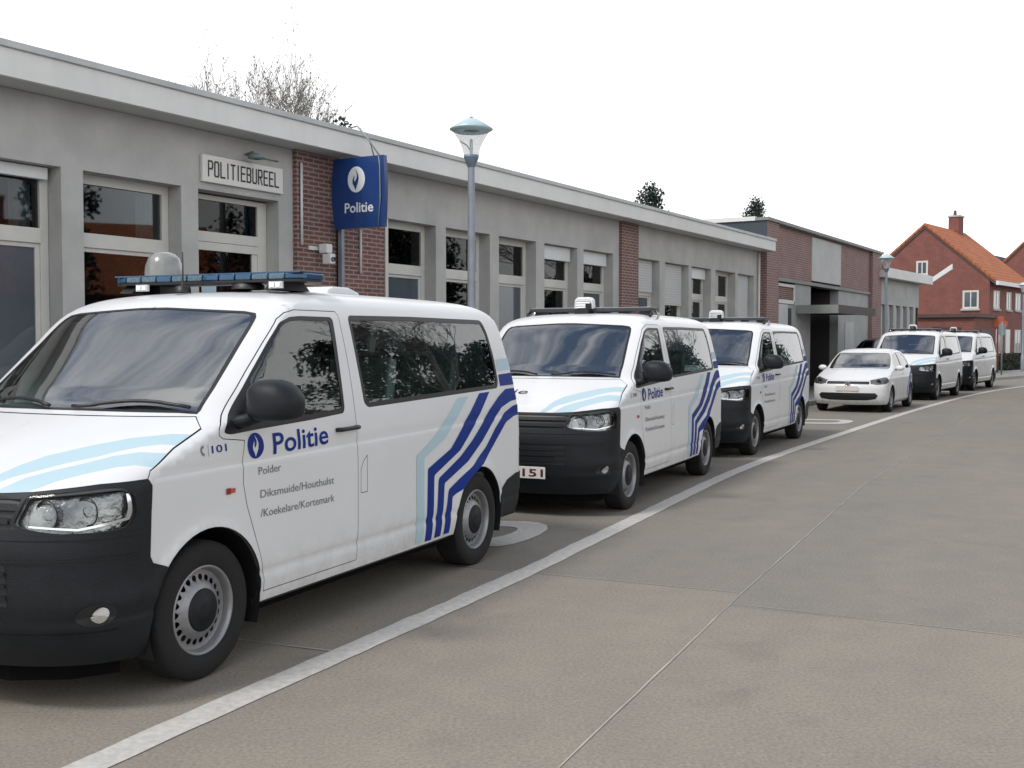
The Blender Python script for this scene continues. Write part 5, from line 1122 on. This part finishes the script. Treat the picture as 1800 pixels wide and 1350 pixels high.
# ------------------------------------------------------------------ trees and hedges
def bare_tree(name, label, loc, h, spread, seed, buds=0, group=None, levels=5, stems=1, twig=.006, thick=1.0, cat='tree', kids=(2, 3, 3), fit=None, wob=.13):
    rnd = random.Random(seed); tr = thing(name, label, cat, loc, 0, group); tb = MB(); cb = MB(); bb = MB()
    def grow(p, d, L, r, lv):
        n = 4; pts = [p]; rs_ = [r]; q = Vector(p); dd = Vector(d)
        for i in range(n):
            dd = (dd+Vector((rnd.gauss(0, wob), rnd.gauss(0, wob), rnd.gauss(.03, wob*.8)))).normalized(); q = q+dd*L/n; pts.append(q.copy()); rs_.append(max(twig, r*(1-.42*(i+1)/n)))
        (tb if lv <= 1 else cb).tube(pts, rs_, M['bark'] if lv <= 2 else M['twig'], 7 if lv < 2 else (4 if lv < 4 else 3))
        if lv >= levels:
            for _ in range(buds):
                c = pts[rnd.randint(1, n)]+Vector((rnd.gauss(0, .05), rnd.gauss(0, .05), rnd.gauss(0, .05))); s = rnd.uniform(.02, .045)
                a, b_ = Vector((rnd.gauss(0, 1), rnd.gauss(0, 1), rnd.gauss(0, 1))).normalized()*s, Vector((rnd.gauss(0, 1), rnd.gauss(0, 1), rnd.gauss(0, 1))).normalized()*s
                bb.add([c+a, c+b_, c-a, c-b_], [(0, 1, 2, 3)], M['bud'])
            return
        k = rnd.choice(kids) if lv else stems+3
        for j in range(k):
            t = rnd.choice([2, 3, 4]) if lv else rnd.choice([2, 3, 4, 4]); az = rnd.uniform(0, 2*math.pi); an_ = rnd.uniform(.35, .85)
            ax = Vector((math.cos(az), math.sin(az), 0)); nd = (dd*math.cos(an_)+ax*math.sin(an_)*spread+Vector((0, 0, .12))).normalized()
            grow(pts[t], nd, L*rnd.uniform(.58, .80), rs_[t]*rnd.uniform(.5, .7), lv+1)
        grow(pts[-1], dd, L*.72, rs_[-1]*.85, lv+1)
    for s_ in range(stems):
        a = 2*math.pi*s_/max(1, stems); grow(Vector((.15*math.cos(a), .15*math.sin(a), 0)), Vector((.18*math.cos(a)*(stems > 1), .18*math.sin(a)*(stems > 1), 1)), h*.36, h*.014*thick+.02, 0)
    tb.build('trunk', tr, fixn=False); cb.build('crown', tr, fixn=False)
    if bb.v: bb.build('leaf_buds', tr, fixn=False)
    if fit:
        zs_ = [v[2] for v in cb.v]; xs_ = sorted(v[0] for v in cb.v); w0 = xs_[int(len(xs_)*.985)]-xs_[int(len(xs_)*.015)]; tr.scale = (fit[1]/w0, fit[1]/w0, fit[0]/max(zs_))
    return tr
def leafy(mb, c, rx, rz, n, rnd, m, s=(.05, .11)):
    for _ in range(n):
        u = rnd.uniform(-1, 1); t = rnd.uniform(0, 2*math.pi); k = rnd.random()**.42; q = math.sqrt(1-u*u)
        p = Vector((c[0]+rx*k*q*math.cos(t), c[1]+rx*k*q*math.sin(t), c[2]+rz*k*u)); z = rnd.uniform(*s)
        a = Vector((rnd.gauss(0, 1), rnd.gauss(0, 1), rnd.gauss(0, 1))).normalized()*z; b = a.cross(Vector((rnd.gauss(0, 1), rnd.gauss(0, 1), rnd.gauss(0, 1)))).normalized()*z*.7
        mb.add([p+a, p+b, p-a, p-b], [(0, 1, 2, 3)], m)
def conifer(name, label, loc, h, w_, seed, group=None, n=70, per=70, base=.38, big=1):
    rnd = random.Random(seed); tr = thing(name, label, 'tree', loc, 0, group); t = MB(); t.tube([(0, 0, 0), (.05, 0, h*.5), (0, .05, h*.93)], [h*.025, h*.016, .02], M['bark'], 8)
    c = MB(); z0 = h*base
    for i in range(n):
        f = rnd.random()**.8; z = z0+(h-z0)*f; R0 = w_/2*(1-f)**.55*(.55+.6*rnd.random()); a = rnd.uniform(0, 2*math.pi); p = (R0*math.cos(a), R0*math.sin(a), z+R0*.35)
        t.tube([(0, 0, z-.2), p], [.03, .012], M['bark'], 4); leafy(c, p, (.22+.16*rnd.random())*big**.7, (.30+.22*rnd.random())*big**.7, per, rnd, M['conifer'], (.025*big, .075*big))
    t.build('trunk', tr, fixn=False); c.build('crown', tr, fixn=False); return tr
bare_tree('bare_tree', 'bare many-stemmed tree rising behind the police station roof at the left', (-6.7, 30, 0), 8.5, 1.15, 33, buds=2, wob=.20, stems=5, levels=5, twig=.0065, thick=.6, kids=(2, 3, 3), fit=(10.7, 4.6))
sh_ = thing('roof_shrub', 'small dark shrub top just showing over the roof beside the bare tree', 'shrub', (-4.75, 30.5, 0)); c_ = MB(); rr_ = random.Random(4)
for k in range(12): leafy(c_, (rr_.uniform(-.75, .6), rr_.uniform(-.4, .4), 7.35+rr_.uniform(-.5, .35)-.15*k/12), .22, .24, 26, rr_, M['conifer'], (.03, .08))
t_ = MB(); t_.tube([(0, 0, 0), (.1, 0, 4), (0, 0, 7)], [.12, .08, .02], M['bark'], 8); t_.build('trunk', sh_); c_.build('crown', sh_, fixn=False)
conifer('conifer_tree', 'dark conifer top over the middle of the station roof', (5.55, 45, 0), 7.75, 2.6, 5, 'conifers behind the station')
conifer('conifer_tree', 'dark conifer top beside the roof vent and the corner of the brick hall', (12.1, 55, 0), 8.5, 2.7, 9, 'conifers behind the station')
def hedge(name, label, O, ang, ln, dp, h, seed, m, dens=520):
    rnd = random.Random(seed); o = frame_thing(name, label, 'hedge', O, ang); c = MB(); c.box(.08, ln-.08, .08, dp-.08, 0, h-.08, m)
    for _ in range(int(ln*(h*2+dp)*dens/3)):
        f = rnd.choice([0, 0, 0, 1, 2]); x = rnd.uniform(0, ln)
        if f == 0: p = Vector((x, rnd.uniform(-.02, .10), rnd.uniform(0, h)))
        elif f == 1: p = Vector((x, rnd.uniform(0, dp), h+rnd.uniform(-.08, .05)))
        else: p = Vector((rnd.choice([0, ln]), rnd.uniform(0, dp), rnd.uniform(0, h)))
        z = rnd.uniform(.03, .07); a = Vector((rnd.gauss(0, 1), rnd.gauss(0, 1), rnd.gauss(0, 1))).normalized()*z; b = a.cross(Vector((rnd.gauss(0, 1), rnd.gauss(0, 1), rnd.gauss(0, 1)))).normalized()*z*.7
        c.add([p+a, p+b, p-a, p-b], [(0, 1, 2, 3)], m)
    c.build('foliage', o, fixn=False); return o
hedge('hedge', 'low dark clipped hedge in front of the red brick house at the right edge', (25.3, 56.8), 40, 5.0, .6, .95, 3, M['hedge'])

# ---- the other side of the street: out of the frame, mirrored in the window panes and the vans
house('brick_house', 'red brick house across the street, mirrored in the station window beside the entrance', (35, 10), -4, 9, 11, 3.4, 6.2, [], [(1.2, 2.4, 1, 2.4), (5, 6.2, 1, 2.4)], 'houses across the street', (3, 4.5))
house('brick_house', 'second red brick house across the street behind the bare trees', (52, 26), 20, 9, 12, 5.0, 8.6, [(2, 3.2, 1, 2.4), (5.6, 6.8, 1, 2.4)], [(2, 3.2, 1, 2.4)], 'houses across the street', (5, 4.5))
bare_tree('bare_tree', 'broad bare tree across the street, mirrored in the side window of the nearest van', (14.8, 21.0, 0), 9.5, 1.0, 31, group='bare trees across the street', levels=5, twig=.012, thick=1.1, kids=(2, 2, 3))
bare_tree('bare_tree', 'bare tree across the street, mirrored in the second van', (18.2, 32.0, 0), 8.0, .8, 37, group='bare trees across the street', levels=5, twig=.012, thick=1.1, kids=(2, 2, 3))
for i, (x, y, h_, w_) in enumerate(((20.2, 20.6, 7.2, 5.5), (19.4, 21.7, 8.2, 5), (18.8, 22.9, 6.6, 4.6), (18.0, 23.9, 5.6, 4.2), (17.4, 25.2, 5.4, 4.0), (17.9, 31.3, 4.0, 4), (19.4, 34.4, 4.3, 4.2), (21.5, 37.0, 4.6, 4.4), (16.0, 13.6, 8.0, 2.6))):
    conifer('conifer_tree', ['spreading', 'tallest', 'bushy', 'round-topped', 'broad', 'low', 'squat', 'farthest', 'slender'][i]+' dark evergreen across the street, seen only in the reflections', (x, y, 0), h_, w_, 50+i, 'evergreens across the street', n=90, per=46, base=.05, big=1.6)
hedge('hedge', 'long dark hedge across the street, mirrored in the van windows', (13.9, 12), 39, 30, 1.2, 2.1, 8, M['hedge'], 60)

# ------------------------------------------------------------------ vans in the row
proto = build_van()
def van(label, contact, ang, livery_on=True, plate_txt=None, steer=0):
    o = proto if not van.n else copy_tree(proto); van.n += 1
    o['label'] = label; o['category'] = 'police van'; o['group'] = 'police vans parked in a row'; place(o, contact, ang); return o
van.n = 0
plain = [van('nearest white police van with blue stripes, long blue lightbar and round camera dome', (-1.4774, 5.2685), 24.28),
         van('white striped police van second in the row, plate ending in 151', (1.149, 10.661), 24.2),
         van('third white striped police van, standing just before the small white hatchback', (3.50, 15.80), 26.5),
         van('plain white police van without side stripes, right behind the small white hatchback', (11.86, 30.7), 32.0),
         van('last white police van at the far end of the row, beside the sign post', (15.30, 36.46), 33.8)]
for o in plain[:3]: livery(o) if o is plain[0] else None
src = [c for c in plain[0].children if c.name.split('.')[0] in ('livery_stripes', 'lettering', 'door_emblem', 'phone_sign')]
for o in plain[1:3]:
    for c in src: copy_tree(c, o)
for ch in plain[4].children:      # the last van has a plain white bonnet
    if ch.name.startswith('bonnet'):
        for c in ch.children:
            if c.name.startswith('bonnet_stripes'): c.name = 'bonnet_panel'; c.material_slots[0].link = 'OBJECT'; c.material_slots[0].material = M['paint']
lightbar_blue(plain[0]); dome(plain[0], 1.40, .54, 2.03, .125, .165); roof_small(plain[0]); plate(plain[0], None)
lightbar_flat(plain[1]); square_lamp(plain[1]); plate(plain[1], '151', sh=-.155)
for o in plain[2:]: lightbar_flat(o); square_lamp(o); plate(o, None)

# ------------------------------------------------------------------ small hatchbacks
def hatch_side(x, z):
    x = np.asarray(x, float); z = np.asarray(z, float); o = -.04*np.clip((x-1.4)/1.5, 0, 1)**2
    o = o-.008/(1+np.exp(-(z-.80)/.008))+.008*np.clip((z-.8)/.05, 0, 1)
    for cx in (0, 2.47):
        r = np.hypot(x-cx, z-.30); o = o+.012*np.exp(-(np.maximum(r-.34, 0)/.04)**2)
    return o
def build_hatch(name, paint):
    V = Shell(.16, 1.46,
      xc=[(.16, -.66), (.28, -.765), (.42, -.805), (.55, -.80), (.64, -.775), (.70, -.73), (.76, -.62), (.82, -.44), (.88, -.22), (.94, .04), (.985, .24), (1.1, .44), (1.25, .71), (1.37, .96), (1.41, 1.1), (1.44, 1.32), (1.455, 1.6), (1.46, 1.78)],
      xs=[(.16, -.34), (.28, -.40), (.55, -.40), (.70, -.36), (.78, -.18), (.88, .10), (.95, .38), (.99, .58), (1.1, .72), (1.25, .94), (1.37, 1.16), (1.42, 1.35), (1.455, 1.68), (1.46, 1.785)],
      W=[(.16, .77), (.28, .825), (.5, .842), (.78, .840), (.88, .822), (.97, .80), (1.1, .745), (1.25, .685), (1.35, .63), (1.40, .57), (1.43, .48), (1.45, .32), (1.46, .02)],
      p=[(.16, 2.3), (.7, 2.3), (.95, 2.0), (1.46, 2)],
      xr=[(.16, 2.98), (.35, 3.12), (.6, 3.15), (.9, 3.10), (1.0, 3.05), (1.2, 2.90), (1.36, 2.72), (1.41, 2.55), (1.44, 2.25), (1.46, 1.80)],
      xrs=[(.16, 2.78), (.9, 2.78), (1.2, 2.58), (1.36, 2.36), (1.42, 2.1), (1.45, 1.9), (1.46, 1.79)], pr=[(.16, 2.3), (1.46, 2)], side=hatch_side)
    root = bpy.data.objects.new(name, None); COL.objects.link(root); zs = 1.385
    dom = [(float(V.U0(z)), float(z)) for z in np.linspace(.18, zs, 50)]+[(float(V.U1(z)), float(z)) for z in np.linspace(zs, .20, 50)]+[(2.1, .20), (.4, .20)]
    def F(y, z): # unrolled coordinate of the point at lateral y on the nose at height z
        p = float(V.p(z)); a, b_ = float(V.xs(z)), float(V.xc(z)); xx = a-(a-b_)*(1-(min(.999, y/float(V.W(z))))**p)**(1/p); return (V.toU(xx, y, z), z)
    arc = lambda cx: [(cx+.335*math.cos(a), .30+.335*math.sin(a)) for a in np.linspace(-.6, math.pi+.6, 30)]
    aF, aR = arc(0), arc(2.47)
    wind = [(-3, .995), F(.35, .992), F(.66, .98), F(.70, 1.0), F(.635, 1.25), F(.585, 1.34), F(.5, 1.352), (-3, 1.362)]
    swin = rounded([(.56, .965), (.78, 1.12), (1.0, 1.27), (1.2, 1.345), (1.7, 1.365), (2.1, 1.34), (2.42, 1.22), (2.55, 1.06), (2.50, .985), (1.5, .955)], .03)
    bp_ = [(1.42, .5), (1.47, .5), (1.50, 1.5), (1.44, 1.5)]
    lamp = rounded([F(.46, .735), F(.60, .765), F(.74, .80), (-.30, .80), (-.38, .70), F(.78, .655), F(.62, .640), F(.50, .665)], .02)
    gr = [(-3, .712), F(.46, .715), F(.48, .650), (-3, .645)]; low = [(-3, .455), F(.60, .455), F(.66, .40), F(.60, .315), F(.4, .285), (-3, .275)]
    hood = [(-3, .985), F(.62, .965), (.36, .935), (.02, .86), (-.26, .805), F(.74, .805), F(.60, .770), F(.46, .74), (-3, .705)]
    polys = [aF, aR, wind, swin, bp_, lamp, gr, low, hood, inset(hood, .003)]
    C = Cut(V, dom, polys, [], .05, .035)
    C.take(aF); C.take(aR); m_w = C.take(wind); m_s = C.take(swin); m_bp = m_s & inpoly(C.C, bp_); m_s &= ~m_bp
    m_l = C.take(lamp); m_g = C.take(gr); m_lo = C.take(low); m_h = C.take(inset(hood, .003)); C.take(hood)
    C.mesh('body', C.free, paint, 0, root); roof_cap(V, zs-.002, paint, 'roof', root, 18, 90); C.mesh('bonnet', m_h, paint, 0, root)
    C.mesh('windscreen', m_w, M['wglass'], -.003, root); C.mesh('grille', m_g, M['black'], -.01, root); C.mesh('lower_grille', m_lo, M['black'], -.01, root)
    C.mesh('lining', C.free | m_h | m_g | m_lo | m_bp, M['lining'], -.02, root)
    for sd_ in (-1, 1):
        s_ = C.mesh('side_window', m_s, M['dglass'], -.004, root, (sd_,)); C.mesh('window_pillar', m_bp, M['black'], .0, s_, (sd_,))
        l_ = C.mesh('headlamp', m_l, M['lens'], .002, root, (sd_,)); C.mesh('reflector', m_l, M['reflector'], -.02, l_, (sd_,))
        b = MB(); c = surf(V, F(.66, .71)[0], .715, -.012, sd_)[0]; b.lathe([(.05, -.01), (.03, .0), (.001, .01)], M['black'], 16, 'x', tuple(c)); b.build('lamp_bowl', l_)
        mi = MB(); nu, nv = 14, 8; mi.add([(.62+.07*math.cos(-math.pi/2+math.pi*i/nv)*math.cos(2*math.pi*k/nu), sd_*(.90+.10*math.cos(-math.pi/2+math.pi*i/nv)*math.sin(2*math.pi*k/nu)), 1.0+.065*math.sin(-math.pi/2+math.pi*i/nv)) for i in range(nv+1) for k in range(nu)], [(i*nu+k, i*nu+(k+1) % nu, (i+1)*nu+(k+1) % nu, (i+1)*nu+k) for i in range(nv) for k in range(nu)], paint, True); mi.tube([(.60, sd_*.74, .955), (.62, sd_*.84, .965)], .02, M['black'], 6); mi.build('door_mirror', root)
        h_ = MB(); h_.tube([tuple(surf(V, x_, .86, .02, sd_)[0]) for x_ in (1.25, 1.32, 1.4)], .012, paint, 6); h_.build('door_handle', root)
        g_ = MB()
        for x_ in (.52, 1.48): band(g_, V, [(x_, .32), (x_, .93)], [(x_+.008, .32), (x_+.008, .93)], M['black'], .001, (sd_,), 12, 1)
        g_.build('door_gap', root); wheel_parts(root, 0, sd_*.745, .298, .300, .19, .18, sd_, False); wheel_parts(root, 2.47, sd_*.74, .298, .300, .19, .18, sd_, False)
    ch = MB(); arch_wells(ch, 0, .30, .335, .83, .52); arch_wells(ch, 2.47, .30, .335, .82, .52); ch.box(-.55, 3.0, -.6, .6, .20, .34, M['black']); ch.box(.36, 2.1, -.80, .80, .19, .22, M['black']); ch.build('chassis', root)
    b = MB(); b.lathe([(.001, -.815), (.055, -.815)], M['silver'], 20, 'x', (0, 0, .675)); b.lathe([(.045, -.82), (.052, -.828), (.058, -.82), (.055, -.812)], M['chrome'], 20, 'x', (0, 0, .675))
    for a_, c_2 in (((-.022, .042), (0, .005)), ((0, .005), (.022, .042)), ((-.04, .02), (-.02, -.042)), ((-.02, -.042), (0, -.005)), ((0, -.005), (.02, -.042)), ((.02, -.042), (.04, .02))):
        A_ = Vector(a_); B2 = Vector(c_2); d_ = (B2-A_).normalized(); p_ = Vector((-d_.y, d_.x))*.004; b.add([(-.821, q.x, q.y+.675) for q in (A_+p_, B2+p_, B2-p_, A_-p_)], [(0, 1, 2, 3)], M['chrome'])
    b.build('badge', root)
    plate(root, None, .555, -.81, .50)
    it = MB(); it.prism([(.30, .70), (.30, .93), (.55, .96), (.80, .88), (.80, .70)], 1.4, M['dash'], 'y', -.7); it.build('dashboard', root)
    for x, y in ((1.15, -.36), (1.15, .36), (2.0, 0)): s_ = MB(); seat(s_, x, y, .48 if y else 1.15, .42, M['dash']); s_.build('seat', root, bevel=.02)
    return root, V
hb_, HV = build_hatch('hatchback', M['paint'])
hb_['label'] = 'small white hatchback parked between the third police van and the plain one'; hb_['category'] = 'car'; place(hb_, (8.77, 25.48), 29.5, .83)
st_ = MB()
for k in range(3): band(st_, HV, [(1.95+.16*k, .30), (2.0+.16*k, .52), (2.35+.13*k, .80), (2.75+.08*k, .93)], [(2.03+.16*k, .30), (2.08+.16*k, .52), (2.42+.13*k, .80), (2.80+.08*k, .93)], M['blue'], .003, (-1,), 30, 2)
st_.build('livery_stripes', hb_)
pp = MB(); pp.box(.86, .87, .02-.30, .02, 1.12, 1.28, M['white_pl']); pp.build('paper_notice', hb_)
dk, _ = build_hatch('hatchback', M['dark_paint']); dk['label'] = 'dark car on the pavement, its roof just showing behind the small white hatchback'; dk['category'] = 'car'; dk.location = (11.05, 33.6, .12); dk.rotation_euler = (0, 0, R(90)-R(31)); dk.scale = (1.1, 1.1, 1.12)

# nobody gets lost: every top-level object without tags is part of the setting
for o in bpy.data.objects:
    if o.parent is None and o.type in ('MESH', 'EMPTY') and 'label' not in o and 'kind' not in o: print('UNTAGGED', o.name)
